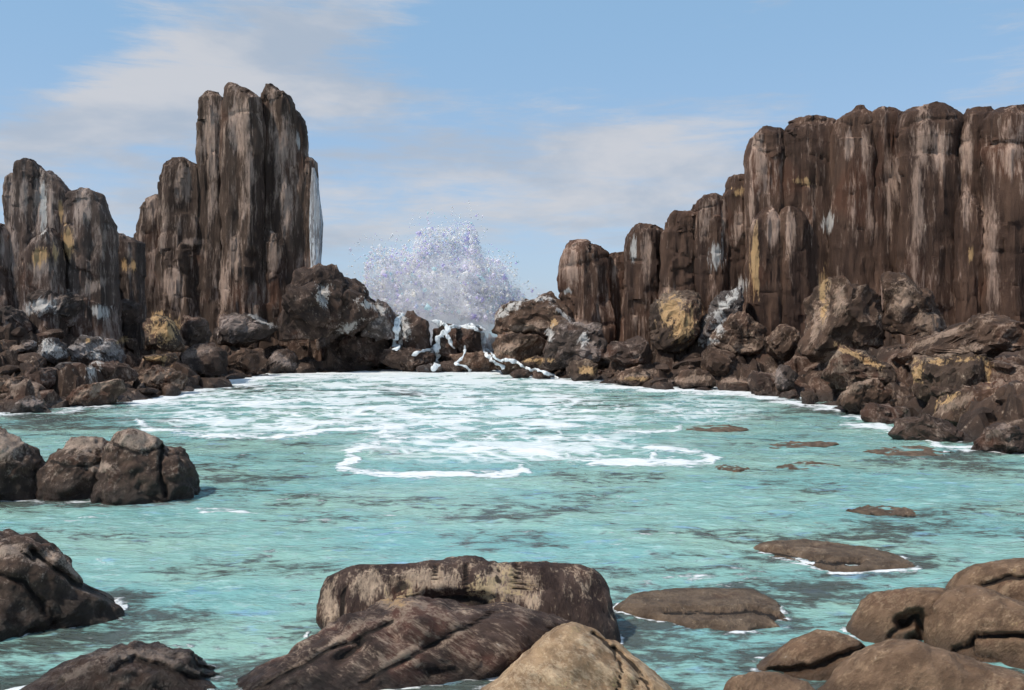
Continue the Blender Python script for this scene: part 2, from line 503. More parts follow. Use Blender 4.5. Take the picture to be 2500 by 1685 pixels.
def ico(sub):
    if sub not in _ico:
        bm = bmesh.new()
        bmesh.ops.create_icosphere(bm, subdivisions=sub, radius=1)
        bm.verts.ensure_lookup_table()
        v = np.array([x.co[:] for x in bm.verts])
        f = np.array([[x.index for x in p.verts] for p in bm.faces])
        bm.free()
        _ico[sub] = (v, f)
    return _ico[sub]


def boulder(name, mat, outline, Y, depth=.8, sub=5, seed=0, cuts=9, cutlo=.72, cuthi=.97, e=.8, amp=.06, flat=None, cracks=(), label=None, cat='rock', group=None, parent=None, chip=1.0, sharp=None, shrink=1.0):
    """a boulder whose outline follows the traced (col, row) points; real thickness along the view, faceted and eroded"""
    r = np.random.default_rng(seed * 13 + 3)
    out = np.array(outline, float)
    out = out.mean(0) + (out - out.mean(0)) * shrink
    if flat is None:
        w3 = np.array([P(a, b, Y) for a, b in out])
        c = (w3.min(0) + w3.max(0)) / 2
        vd = c - np.array([0, 0, CAMZ])
        vd /= np.linalg.norm(vd)
        e1 = np.cross(vd, [0, 0, 1.0])
        e1 /= np.linalg.norm(e1)
        e2 = np.cross(e1, vd)
        e3 = -vd
        # outline points pushed onto the plane through c facing the eye
        w3 = np.array([np.array([0, 0, CAMZ]) + (p - np.array([0, 0, CAMZ])) * (((c - np.array([0, 0, CAMZ])) @ vd) / ((p - np.array([0, 0, CAMZ])) @ vd)) for p in w3])
    else:
        w3 = np.array([W0(a, b, 0.0) for a, b in out])
        c = (w3.min(0) + w3.max(0)) / 2
        e1, e2, e3 = np.array([1., 0, 0]), np.array([0, 1., 0]), np.array([0, 0, 1.])
    q = np.stack([(w3 - c) @ e1, (w3 - c) @ e2], 1)
    # dense closed outline -> radius by angle
    qq = np.concatenate([q, q[:1]])
    dense = np.concatenate([qq[i] + (qq[i + 1] - qq[i]) * np.linspace(0, 1, 24, endpoint=False)[:, None] for i in range(len(q))])
    ang = np.arctan2(dense[:, 1], dense[:, 0])
    rad = np.hypot(dense[:, 0], dense[:, 1])
    o = np.argsort(ang)
    ga = np.linspace(-math.pi, math.pi, 361)
    gr = np.interp(ga, ang[o], rad[o], period=2 * math.pi)
    ker = np.array([1, 2, 3, 2, 1]) / 9
    g2 = np.convolve(np.concatenate([gr[-3:-1], gr, gr[1:3]]), ker, 'valid')
    v0, f = ico(sub)
    u = v0.copy()
    # facets cut in the unit ball
    for i in range(cuts):
        nn = r.normal(size=3)
        nn /= np.linalg.norm(nn)
        dd = r.uniform(cutlo, cuthi)
        ex = np.maximum(u @ nn - dd, 0)
        u = u - nn * ex[:, None]
    u = u / np.percentile(np.linalg.norm(u, axis=1), 88)
    rho = np.hypot(u[:, 0], u[:, 1])
    th = np.arctan2(u[:, 1], u[:, 0])
    s = np.power(np.maximum(rho, 1e-6), e) * 1.03
    Rm = np.interp(th, ga, g2)
    Ravg = g2.mean()
    size = Ravg * 2
    if flat is None:
        D = depth * Ravg
        hz = np.sign(u[:, 2]) * np.abs(u[:, 2]) ** e * D
    else:
        hz = np.where(u[:, 2] > 0, flat * np.abs(u[:, 2]) ** .7, -.5 * np.abs(u[:, 2]))
    loc = np.stack([np.cos(th) * s * Rm, np.sin(th) * s * Rm, hz], 1)
    v = c + loc[:, :1] * e1 + loc[:, 1:2] * e2 + loc[:, 2:] * e3
    nrm = u / np.linalg.norm(u, axis=1)[:, None]
    nw = nrm[:, :1] * e1 + nrm[:, 1:2] * e2 + nrm[:, 2:] * e3
    sc = size if flat is None else size * .5
    p3 = (v - c) / sc + r.uniform(0, 60, 3)
    d = amp * fbm(p3 * 2.4, 5, .52) + .5 * amp * ridged(p3 * 3.1 + 3, 3) * chip - .25 * amp
    d += .30 * amp * fbm(p3 * 11, 3, .6) + .22 * amp * chip * ridged(p3 * 7.5 + 5, 2)
    lz = (p3 @ np.array([.35, .2, 1.0])) * 4 + .6 * perlin(p3 * 2)
    fr = lz - np.floor(lz)
    d -= chip * .45 * amp * np.exp(-((fr - .5) / .08) ** 2) * np.clip(perlin(p3 * 2.3 + 8) * 4, 0, 1)
    if flat is not None:
        d = d * .45
    v = v + nw * (d * sc)[:, None] * (1.0 if flat is None or flat > .1 else np.array([1.6, 1.6, .12]))
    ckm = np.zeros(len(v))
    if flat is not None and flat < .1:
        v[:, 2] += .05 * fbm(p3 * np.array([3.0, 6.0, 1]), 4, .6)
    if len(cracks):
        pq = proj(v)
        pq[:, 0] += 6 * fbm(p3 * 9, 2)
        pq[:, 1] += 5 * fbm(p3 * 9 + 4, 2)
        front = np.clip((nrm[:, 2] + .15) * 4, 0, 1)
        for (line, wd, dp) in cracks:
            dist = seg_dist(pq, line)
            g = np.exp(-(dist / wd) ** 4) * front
            ckm = np.maximum(ckm, np.exp(-(dist / (min(wd, 10) * .8)) ** 2) * front)  # mask for the painted crack shade
            v = v - (g * dp)[:, None] * (e3 if flat is None else np.array([0, 0, 1.]))
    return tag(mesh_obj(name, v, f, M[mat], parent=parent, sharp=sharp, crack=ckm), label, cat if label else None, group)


def ell(px0, py0, px1, py1, seed, lean=0.0):
    """a rough angular outline inside a box of columns and rows"""
    r = np.random.default_rng(seed + 500)
    n = 9
    a = np.sort(np.linspace(0, 2 * math.pi, n, endpoint=False) + r.uniform(-.25, .25, n))
    cx, cy, rx, ry = (px0 + px1) / 2, (py0 + py1) / 2, (px1 - px0) / 2, (py1 - py0) / 2
    k = 1 / np.maximum(np.abs(np.cos(a)), np.abs(np.sin(a)))
    k = 1 + (k - 1) * r.uniform(.0, .75, n)
    return [(cx + rx * kk * math.cos(t) - lean * ry * kk * math.sin(t) * 1.0, cy - ry * kk * math.sin(t)) for t, kk in zip(a, k)]


# ------------------------------------------------------------------ shoreline and terrain
SHORE = [(-420, 1030), (0, 1012), (140, 1006), (330, 985), (480, 955), (560, 927), (680, 915), (900, 908), (1050, 902), (1200, 906), (1400, 930), (1600, 950),
         (1800, 956), (1950, 985), (2100, 1020), (2200, 1050), (2300, 1090), (2500, 1108), (2900, 1130)]
SH = np.array([W0(a, b)[:2] for a, b in SHORE])


def shore_row(px):
    return float(np.interp(px, [s[0] for s in SHORE], [s[1] for s in SHORE]))


def Yon(px, py):
    """distance of a rock on the bank from its base row"""
    sr = shore_row(px)
    return F * CAMZ / (sr - HZ) + max(sr - py, -20) * .058


def build_terrain():
    xs = np.arange(-48, 48, .2)
    ysr = np.arange(24, 104, .2)
    X, Yg = np.meshgrid(xs, ysr)
    q = np.stack([X.ravel(), Yg.ravel()], 1)
    d = seg_dist(q, [tuple(s) for s in SH])
    # inside the cove: polygon of shoreline closed towards the viewer
    poly = np.concatenate([SH, [[90, -5], [-90, -5]]])
    ins = np.zeros(len(q), bool)
    for (a, b) in zip(poly, np.roll(poly, -1, axis=0)):
        cnd = ((a[1] > q[:, 1]) != (b[1] > q[:, 1])) & (q[:, 0] < (b[0] - a[0]) * (q[:, 1] - a[1]) / (b[1] - a[1] + 1e-12) + a[0])
        ins ^= cnd
    s = np.where(ins, -d, d)
    gap = np.exp(-((q[:, 0] + 5.0) / 5.5) ** 2) * (q[:, 1] > 60)
    top = np.where(q[:, 0] < -4, 3.9, 3.6) * (1 - .30 * gap)
    h = np.where(s < 0, s * .35, top * (1 - np.exp(-s * .135)))
    h -= np.clip(s - np.where(gap > .2, 9, 26), 0, 40) * np.where(gap > .2, .6, .25)
    p3 = np.stack([q[:, 0], q[:, 1], np.zeros(len(q))], 1)
    # tumbled blocks: every cell of a jittered grid is one tilted block top
    for size, am in ((3.4, .85), (1.7, .6), (.8, .3)):
        g = q / size + .35 * np.stack([perlin(p3 * .5 / size), perlin(p3 * .5 / size + 7)], 1)
        ci = np.floor(g).astype(int)
        best = np.full(len(q), 1e9)
        bh = np.zeros(len(q))
        for ax in (-1, 0, 1):
            for ay in (-1, 0, 1):
                cc = ci + [ax, ay]
                hh = (cc[:, 0] * 73856093) ^ (cc[:, 1] * 19349663)
                rx = ((hh * 2654435761) % 10007) / 10007.
                ry = ((hh * 40503 + 77) % 10009) / 10009.
                rz = ((hh * 69069 + 5) % 10037) / 10037.
                dv = g - cc - np.stack([rx, ry], 1)
                dd = (dv ** 2).sum(1)
                hv = (rz - .5) * 1.3 + dv[:, 0] * (rx - .5) * 2.2 + dv[:, 1] * (ry - .5) * 2.2 - .5 * dd
                m = dd < best
                bh = np.where(m, hv, bh)
                best = np.where(m, dd, best)
        h += bh * am * np.clip((s + .8) / 2.5, 0, 1)
    h += .22 * fbm(p3 * 1.3, 4, .6) * np.clip((s + 2) / 3, .0, 1)
    v = np.stack([q[:, 0], q[:, 1], h], 1)
    nx, ny = len(xs), len(ysr)
    i = (np.arange(ny - 1)[:, None] * nx + np.arange(nx - 1)[None]).ravel()
    f = np.stack([i, i + 1, i + 1 + nx, i + nx], 1)
    zq = h[f].max(1)
    f = f[zq > -1.2]
    used = np.unique(f)
    re = np.full(len(v), -1)
    re[used] = np.arange(len(used))
    tag(mesh_obj('rocky_shore', v[used], re[f], M['shore'], origin=(0, 0, 0), sharp=26), 'dark brown rocky bank sloping down to the cove', None, None, 'structure')


build_terrain()

# ------------------------------------------------------------------ rock stacks and cliff (columns are parts)
bl = P(110, 800, 53)
st = empty('rock_stack', (bl[0], bl[1], 2.0), 'grey brown columnar rock stack at the far left with ochre stains', 'rock stack')
Yl = 53
cols = [
    ([(548, -30), (560, -60), (820, -70)], [(546, 5), (560, 22), (820, 40)], 0, 1.0),
    ([(426, 26), (436, 15), (480, 13), (545, 20), (820, 15)], [(424, 44), (440, 56), (600, 60), (820, 66)], .2, .9),
    ([(388, 58), (396, 48), (416, 43), (820, 44)], [(388, 78), (398, 90), (416, 98), (500, 103), (820, 108)], 0, .9),
    ([(414, 100), (425, 95), (820, 84)], [(415, 118), (428, 138), (440, 150), (476, 173), (540, 178), (820, 182)], .3, .9),
    ([(470, 186), (478, 172), (560, 164), (820, 158)], [(464, 236), (474, 248), (490, 258), (525, 269), (566, 277), (700, 282), (820, 286)], -.2, .8),
    ([(560, 110), (600, 70), (820, 55)], [(558, 135), (610, 150), (820, 160)], -1.6, .7),
]
for i, (l, r_, dy_, dp) in enumerate(cols):
    column(st, 'left', l, r_, Yl + dy_, depth=dp, seed=i)

mid = empty('small_stack', (P(310, 800, 58)[0], 58, 2.0), 'low dark rock stub between the grey stack and the tall stack', 'rock stack')
column(mid, 'left', [(570, 286), (580, 276), (830, 268)], [(572, 298), (582, 325), (594, 342), (830, 352)], 58, depth=.9, seed=21)

Yt = 73
bt = P(560, 800, Yt)
tw = empty('sea_stack', (bt[0], bt[1], 2.5), 'tallest brown sea stack of upright rock columns with white right edge', 'sea stack')
tcols = [
    ('tower', [(477, 378), (486, 364), (510, 352), (541, 345), (590, 338), (830, 332)], [(476, 392), (488, 398), (830, 410)], .5, .9),
    ('tower', [(386, 420), (404, 401), (442, 395), (600, 392), (830, 388)], [(385, 452), (399, 480), (420, 492), (830, 500)], .3, .8),
    ('tower', [(227, 508), (242, 492), (300, 488), (830, 486)], [(226, 526), (243, 550), (300, 558), (830, 562)], 0, 1.0),
    ('tower', [(206, 562), (218, 551), (260, 549), (830, 547)], [(206, 582), (218, 606), (246, 638), (300, 645), (830, 650)], -.3, .9),
    ('tower', [(211, 652), (232, 643), (830, 636)], [(213, 668), (232, 704), (258, 712), (320, 716), (830, 722)], 0, .9),
    ('tower', [(260, 704), (270, 698), (830, 694)], [(262, 718), (284, 735), (310, 747), (390, 748), (830, 752)], .5, 1.2),
    ('tower', [(388, 742), (830, 728)], [(386, 762), (396, 770), (640, 774), (830, 780)], .9, 1.2),
    ('palecol', [(412, 762), (470, 760), (540, 757), (640, 760), (700, 758)], [(410, 768), (450, 775), (500, 782), (545, 787), (620, 784), (645, 782), (700, 786)], -.2, .8),
    ('tower', [(572, 566), (600, 556), (830, 548)], [(570, 590), (590, 600), (830, 604)], -1.1, .8),
    ('tower', [(565, 655), (600, 648), (830, 644)], [(566, 676), (600, 694), (830, 704)], -1.0, .8),
    ('tower', [(590, 500), (620, 482), (830, 478)], [(588, 520), (620, 538), (830, 545)], -.7, .8),
    ('tower', [(596, 430), (620, 412), (830, 404)], [(594, 455), (625, 474), (830, 480)], -.6, .8),
]
for i, (mt, l, r_, dy_, dp) in enumerate(tcols):
    c = column(tw, mt, l, r_, Yt + dy_ + (.3, -.3, .0, -.35, .25)[i % 5], depth=dp, seed=30 + i, rough=.55 if mt == 'palecol' else 1.0)
    if mt == 'palecol':
        c['label'] = 'chalky white column'

bs_ = P(1430, 780, 67)
ss = empty('rock_stack', (bs_[0], bs_[1], 2.0), 'short brown rock stack right of the spray with a rounded top', 'rock stack')
column(ss, 'right', [(607, 1384), (622, 1377), (650, 1373), (715, 1370), (810, 1366)], [(590, 1436), (600, 1462), (618, 1486), (700, 1490), (810, 1494)], 67, depth=.8, seed=50)
column(ss, 'right', [(618, 1486), (640, 1480), (840, 1476)], [(618, 1526), (640, 1536), (840, 1540)], 67.4, depth=.9, seed=51)

bc = P(2150, 820, 52)
cf_ = empty('basalt_cliff', (bc[0], bc[1], 2.0), 'broad dark brown columnar cliff filling the right side', 'cliff')
kc = [
    ([(560, 1545), (575, 1535), (640, 1530), (860, 1526)], [(551, 1612), (565, 1619), (860, 1626)], 64.5, .9),
    ([(556, 1630), (570, 1614), (860, 1610)], [(518, 1694), (540, 1706), (860, 1712)], 63.6, .8),
    ([(502, 1690), (525, 1684), (860, 1680)], [(500, 1700), (520, 1710), (860, 1716)], 64.5, 1.0),
    ([(478, 1710), (495, 1702), (860, 1696)], [(476, 1762), (492, 1770), (860, 1776)], 62.8, .9),
    ([(464, 1778), (480, 1768), (870, 1764)], [(430, 1826), (450, 1836), (870, 1842)], 62.0, .9),
    ([(318, 1848), (335, 1834), (400, 1830), (880, 1826)], [(316, 1904), (330, 1918), (880, 1924)], 60.5, .9),
    ([(306, 1936), (322, 1922), (880, 1916)], [(288, 2018), (310, 2042), (880, 2050)], 59.5, .8),
    ([(270, 2082), (290, 2048), (330, 2040), (900, 2036)], [(262, 2112), (285, 2130), (900, 2136)], 58.5, .8),
    ([(264, 2134), (285, 2122), (900, 2118)], [(266, 2188), (285, 2208), (900, 2216)], 57.5, .8),
    ([(258, 2240), (280, 2212), (320, 2204), (920, 2200)], [(256, 2278), (272, 2316), (292, 2334), (340, 2338), (920, 2344)], 56.0, .75),
    ([(272, 2366), (290, 2340), (330, 2334), (940, 2330)], [(265, 2410), (285, 2428), (940, 2432)], 54.5, .8),
    ([(264, 2428), (285, 2418), (940, 2412)], [(272, 2500), (290, 2540), (940, 2556)], 53.0, .8),
    ([(290, 2560), (320, 2540), (940, 2530)], [(290, 2640), (320, 2690), (940, 2720)], 51.5, .8),
    # lower buttresses standing proud of the face
    ([(512, 1858), (540, 1838), (880, 1830)], [(510, 1888), (540, 1904), (880, 1912)], 59.5, .8),
    ([(506, 1916), (530, 1902), (880, 1896)], [(508, 1948), (540, 1970), (880, 1978)], 58.6, .8),
    ([(470, 2350), (520, 2340), (920, 2330)], [(472, 2372), (520, 2392), (920, 2400)], 54.0, .7),
    ([(500, 2404), (550, 2392), (920, 2388)], [(498, 2430), (560, 2448), (920, 2456)], 53.0, .7),
]
for i, (l, r_, Y_, dp) in enumerate(kc):
    column(cf_, 'right', l, r_, Y_ + (.55, -.35, .2, -.5, .4, -.1)[i % 6], depth=dp, seed=60 + i)
# solid rock of the headland behind the columns
column(cf_, 'right', [(420, 1960), (470, 1900), (900, 1850)], [(420, 2700), (470, 2800), (900, 2850)], 69, depth=.62, seed=90, name='headland', nt=90, na=80, rough=.35)

# ------------------------------------------------------------------ boulders along the banks
GB = 'boulders on the rocky banks'
bank = [
    # outline or box, material, label, options
    ([(503, 815), (530, 778), (600, 765), (640, 778), (684, 800), (662, 832), (600, 845), (515, 848)], 'grey', 'wedge shaped boulder with pale upper edge under the tall stack', {}),
    ((648, 850, 736, 912), 'grey', 'grey wedge rock at the water line left of the trickles', {}),
    ((88, 828, 175, 892), 'white', 'boulder crusted white on the left bank above the double hump rock', {}),
    ([(160, 850), (200, 822), (240, 815), (280, 832), (305, 868), (285, 895), (230, 900), (175, 890)], 'white', 'cream crusted boulder with dark hollow on the left bank', {}),
    ((135, 886, 228, 925), 'white', 'low rock with salt white ridge on the left bank', {}),
    ([(345, 860), (350, 800), (378, 760), (405, 768), (440, 810), (446, 855), (400, 872)], 'ochre', 'boulder splashed with yellow lichen on the left bank', {}),
    ((280, 736, 348, 800), 'dark', 'rounded dark boulder at the foot of the low stub', {}),
    ((-30, 915, 96, 972), 'brown', 'reddish flat rock at the left picture edge above the water', {}),
    ([(10, 1015), (30, 985), (75, 968), (110, 980), (140, 1008), (80, 1024)], 'grey', 'low grey humped rock at the left water line', {}),
    ([(150, 985), (170, 955), (220, 935), (290, 925), (310, 950), (290, 990), (220, 1000)], 'brown', 'speckled brown rock sloping to the left water line', {}),
    ((60, 705, 228, 815), 'grey', 'grey streaked rock mass under the far left stack', {}),
    ([(195, 735), (215, 700), (262, 668), (270, 700), (235, 745)], 'grey', 'leaning grey slab against the foot of the far left stack', {}),
    ((345, 862, 442, 892), 'ochre', 'flat cream speckled rock below the yellow lichen boulder', {}),
    ([(333, 950), (340, 938), (352, 934), (356, 942), (346, 956), (336, 958)], 'white', 'small pale oval stone near the left water line', {'sub': 4}),
    ((45, 828, 92, 868), 'grey', 'small grey rock beside the white crusted boulder', {'sub': 4}),
    ((-30, 826, 44, 872), 'brown', 'brown rock cut by the left picture edge below the stack', {}),
    ((225, 880, 330, 945), 'dark', 'dark rock below the cream crusted boulder', {}),
    ((440, 842, 560, 925), 'dark', 'broad dark boulder on the left bank below the wedge boulder', {}),
    ((545, 850, 660, 918), 'brown', 'brown boulder by the water under the wedge boulder', {}),
    ((340, 895, 470, 960), 'brown', 'long brown rock at the bend of the left water line', {}),
    ((-40, 740, 75, 830), 'grey', 'mauve grey rock at the left edge under the stack', {}),
    ((430, 770, 520, 850), 'dark', 'dark block left of the wedge boulder', {}),
    ((60, 890, 150, 960), 'dark', 'dark rock above the low grey hump at the left', {}),
    ((680, 690, 800, 800), 'dark', 'dark boulder at the right foot of the tall stack', {'Y': 66}),
    # the rim of the gap
    ([(695, 815), (705, 705), (740, 658), (780, 636), (815, 658), (842, 705), (858, 770), (838, 815)], 'dark', 'large dark sloping boulder beside the white edged column', {'Y': 68}),
    ([(795, 815), (815, 705), (840, 668), (870, 678), (900, 705), (925, 745), (938, 800), (880, 825)], 'dark', 'dark boulder with chalky top left of the spray', {'Y': 69}),
    ([(875, 825), (892, 760), (922, 734), (955, 758), (992, 785), (1002, 825)], 'white', 'pale washed slab at the left edge of the spray', {'Y': 69}),
    ([(765, 830), (800, 800), (860, 785), (880, 790), (865, 820), (830, 855), (780, 860)], 'grey', 'grey slanting slab on the left side of the gap', {}),
    ((840, 790, 985, 908), 'dark', 'big dark boulder left of the thin water sheet', {}),
    ([(960, 875), (958, 800), (975, 772), (1010, 768), (1045, 785), (1060, 830), (1050, 875)], 'dark', 'rounded boulder draped with a thin sheet of water', {'Y': 69.5}),
    ([(1050, 880), (1055, 800), (1090, 790), (1115, 800), (1130, 840), (1120, 885)], 'dark', 'dark rock between the two middle trickles', {'Y': 70}),
    ([(1095, 870), (1098, 815), (1130, 798), (1170, 800), (1190, 830), (1188, 872)], 'dark', 'black hollow fronted rock under the lip of the gap', {'Y': 70.4}),
    ((925, 850, 1068, 908), 'dark', 'low dark ledge left of the main trickle', {'Y': 68.6}),
    ((1105, 858, 1222, 914), 'brown', 'red brown boulder below the black rock in the gap', {'Y': 68.2}),
    ((1066, 880, 1152, 916), 'dark', 'small dark rock at the foot of the trickles', {'Y': 67.8}),
    ((1014, 888, 1092, 916), 'white', 'foam washed rock at the foot of the main trickle', {'Y': 67.4, 'sub': 4}),
    ([(1185, 815), (1195, 780), (1240, 735), (1290, 716), (1350, 716), (1400, 745), (1420, 800), (1380, 840), (1260, 845)], 'brown', 'broad brown mound right of the spray with washed pale edge', {'Y': 66.5}),
    ((1180, 800, 1360, 912), 'brown', 'dark red brown boulder face right of the trickles', {'Y': 65}),
    ([(1335, 890), (1345, 800), (1400, 775), (1470, 790), (1500, 830), (1495, 895), (1420, 900)], 'grey', 'streaked boulder with pale foot under the short stack', {'Y': 62}),
    ((1255, 868, 1362, 905), 'ochre', 'yellowish flat rock above the right trickle edge', {'Y': 63}),
    ((1385, 878, 1464, 936), 'ochre', 'pale yellow rock at the right water line', {}),
    ((1246, 900, 1302, 926), 'dark', 'left one of two small black rocks in the foam', {'Y': 61, 'sub': 4}),
    ((1298, 902, 1352, 930), 'dark', 'right one of two small black rocks in the foam', {'Y': 60, 'sub': 4}),
    # right bank
    ((1484, 895, 1610, 950), 'brown', 'brown rock with ochre streaks at the right water line', {}),
    ((1630, 905, 1742, 956), 'brown', 'flat red brown rock at the right water line', {}),
    ([(1586, 870), (1592, 730), (1610, 712), (1705, 714), (1714, 740), (1712, 860), (1650, 880)], 'ochre', 'square block with glowing ochre face', {'e': .55, 'Y': 59.5}),
    ([(1700, 840), (1712, 780), (1760, 720), (1830, 668), (1840, 720), (1800, 800), (1740, 850)], 'white', 'diagonal grey white slab leaning on the cliff foot', {'Y': 58}),
    ([(1965, 860), (1970, 760), (1985, 700), (2020, 672), (2060, 668), (2090, 690), (2150, 720), (2175, 800), (2160, 860), (2050, 880)], 'brown', 'large lump streaked with pale drips below the cliff hollow', {'Y': 48}),
    ([(2148, 790), (2150, 700), (2175, 675), (2205, 672), (2235, 700), (2280, 740), (2308, 780), (2300, 820), (2220, 835)], 'brown', 'rounded lump right beside the drip streaked lump', {'Y': 47}),
    ([(2190, 870), (2230, 830), (2330, 795), (2420, 765), (2540, 770), (2600, 850), (2540, 900), (2330, 895)], 'brown', 'big red brown sloping slab at the right edge', {'Y': 41}),
    ([(1985, 930), (2010, 880), (2050, 848), (2120, 855), (2190, 890), (2200, 935), (2100, 950)], 'ochre', 'brown boulder flecked with yellow lichen on the right bank', {}),
    ([(2035, 995), (2050, 955), (2090, 930), (2150, 925), (2180, 960), (2170, 1010), (2090, 1015)], 'brown', 'smooth brown boulder near the right water line', {}),
    ([(2225, 980), (2230, 895), (2250, 872), (2400, 868), (2425, 900), (2420, 975), (2320, 990)], 'ochre', 'blocky boulder edged with yellow lichen at the right', {'e': .65}),
    ([(2250, 1045), (2290, 985), (2350, 950), (2420, 938), (2540, 940), (2580, 1040), (2420, 1060)], 'brown', 'broad brown boulder above the right hand water line', {}),
    ([(2345, 1110), (2380, 1060), (2430, 1030), (2480, 1040), (2560, 1080), (2560, 1125), (2440, 1125)], 'dark', 'dark pointed rock at the right picture edge by the water', {}),
    ((1956, 950, 2000, 990), 'ochre', 'small tan stone on the right water line', {'sub': 4}),
    ((1885, 885, 1945, 960), 'grey', 'rock with thin white vein on the right bank', {}),
    ([(2180, 1060), (2200, 1025), (2260, 1012), (2320, 1035), (2355, 1075), (2300, 1095), (2220, 1085)], 'dark', 'low dark rock edged with foam at the right water line', {}),
    ((1745, 768, 1880, 882), 'brown', 'mauve brown ledge at the foot of the cliff', {'Y': 55}),
    ((1870, 788, 1955, 880), 'brown', 'upright red brown rock beside the mauve ledge', {'Y': 53}),
    ((1745, 918, 1838, 968), 'brown', 'long flat brown rock at the right water line', {}),
    ((1480, 830, 1600, 905), 'dark', 'dark boulder left of the ochre faced block', {}),
    ((1700, 845, 1800, 925), 'brown', 'brown boulder in front of the leaning slab', {}),
    ((1820, 905, 1900, 985), 'dark', 'dark rock left of the white veined rock', {}),
    ((2085, 985, 2200, 1045), 'dark', 'dark shore rock below the smooth brown boulder', {}),
    ((2420, 850, 2560, 950), 'dark', 'dark boulder under the big sloping slab at the right edge', {'Y': 38}),
]
for i, (o_, mt, lab, opt) in enumerate(bank):
    if isinstance(o_, tuple):
        o_ = ell(*o_, seed=i)
    a = np.array(o_)
    cx, by, cy = a[:, 0].mean(), a[:, 1].max(), a[:, 1].mean()
    Y_ = opt.get('Y') or Yon(cx, (by + cy) / 2)
    boulder('boulder', mt, o_, Y_, depth=opt.get('depth', .95), sub=opt.get('sub', 5 if np.ptp(a[:, 0]) > 125 else 4), seed=i, cuts=20, cutlo=.5, cuthi=.86, e=opt.get('e', .85), amp=.085, sharp=24, label=lab, cat='boulder', group=GB)

# ------------------------------------------------------------------ loose rubble between the boulders
def build_rubble():
    base = BVHTree.FromPolygons(ALLV[0].tolist(), ALLF[0].tolist())
    v0, f0 = ico(2)
    vs, fs, n = [], [], 0
    r = np.random.default_rng(77)
    k = 0
    while k < 420:
        j = r.integers(0, len(SH) - 1)
        a, b = SH[j], SH[j + 1]
        t = r.uniform(0, 1)
        pnt = a + (b - a) * t
        if np.linalg.norm(b - a) < r.uniform(0, 14):
            continue
        d = b - a
        nrm = np.array([-d[1], d[0]]) / np.linalg.norm(d)
        s = -.4 + 13 * r.uniform(0, 1) ** 1.4
        x, y = pnt + nrm * s
        if abs(x) > .66 * y:
            continue
        hit = base.ray_cast(Vector((x, y, 30)), Vector((0, 0, -1)))[0]
        if hit is None:
            continue
        size = r.lognormal(-.75, .42) * (.75 if s < 1 else 1)
        u = v0.copy()
        for _ in range(7):
            nn = r.normal(size=3)
            nn /= np.linalg.norm(nn)
            u -= nn * np.maximum(u @ nn - r.uniform(.45, .85), 0)[:, None]
        u *= 1 + .16 * fbm(u * 1.7 + r.uniform(0, 40, 3), 3)[:, None]
        u *= np.array([r.uniform(.9, 1.5), r.uniform(.8, 1.2), r.uniform(.5, .8)]) * size
        c, sn = math.cos(t * 40), math.sin(t * 40)
        u = u @ np.array([[c, sn, 0], [-sn, c, 0], [0, 0, 1]])
        tl = r.normal(0, .3)
        u = u @ np.array([[math.cos(tl), 0, math.sin(tl)], [0, 1, 0], [-math.sin(tl), 0, math.cos(tl)]])
        vs.append(u + np.array([x, y, hit.z + .08 * size]))
        fs.append(f0 + n)
        n += len(u)
        k += 1
    tag(mesh_obj('rubble', np.concatenate(vs), np.concatenate(fs), M['shore'], origin=(0, 0, 0), sharp=24), 'loose brown rubble heaped along both banks', None, None, 'stuff')


build_rubble()

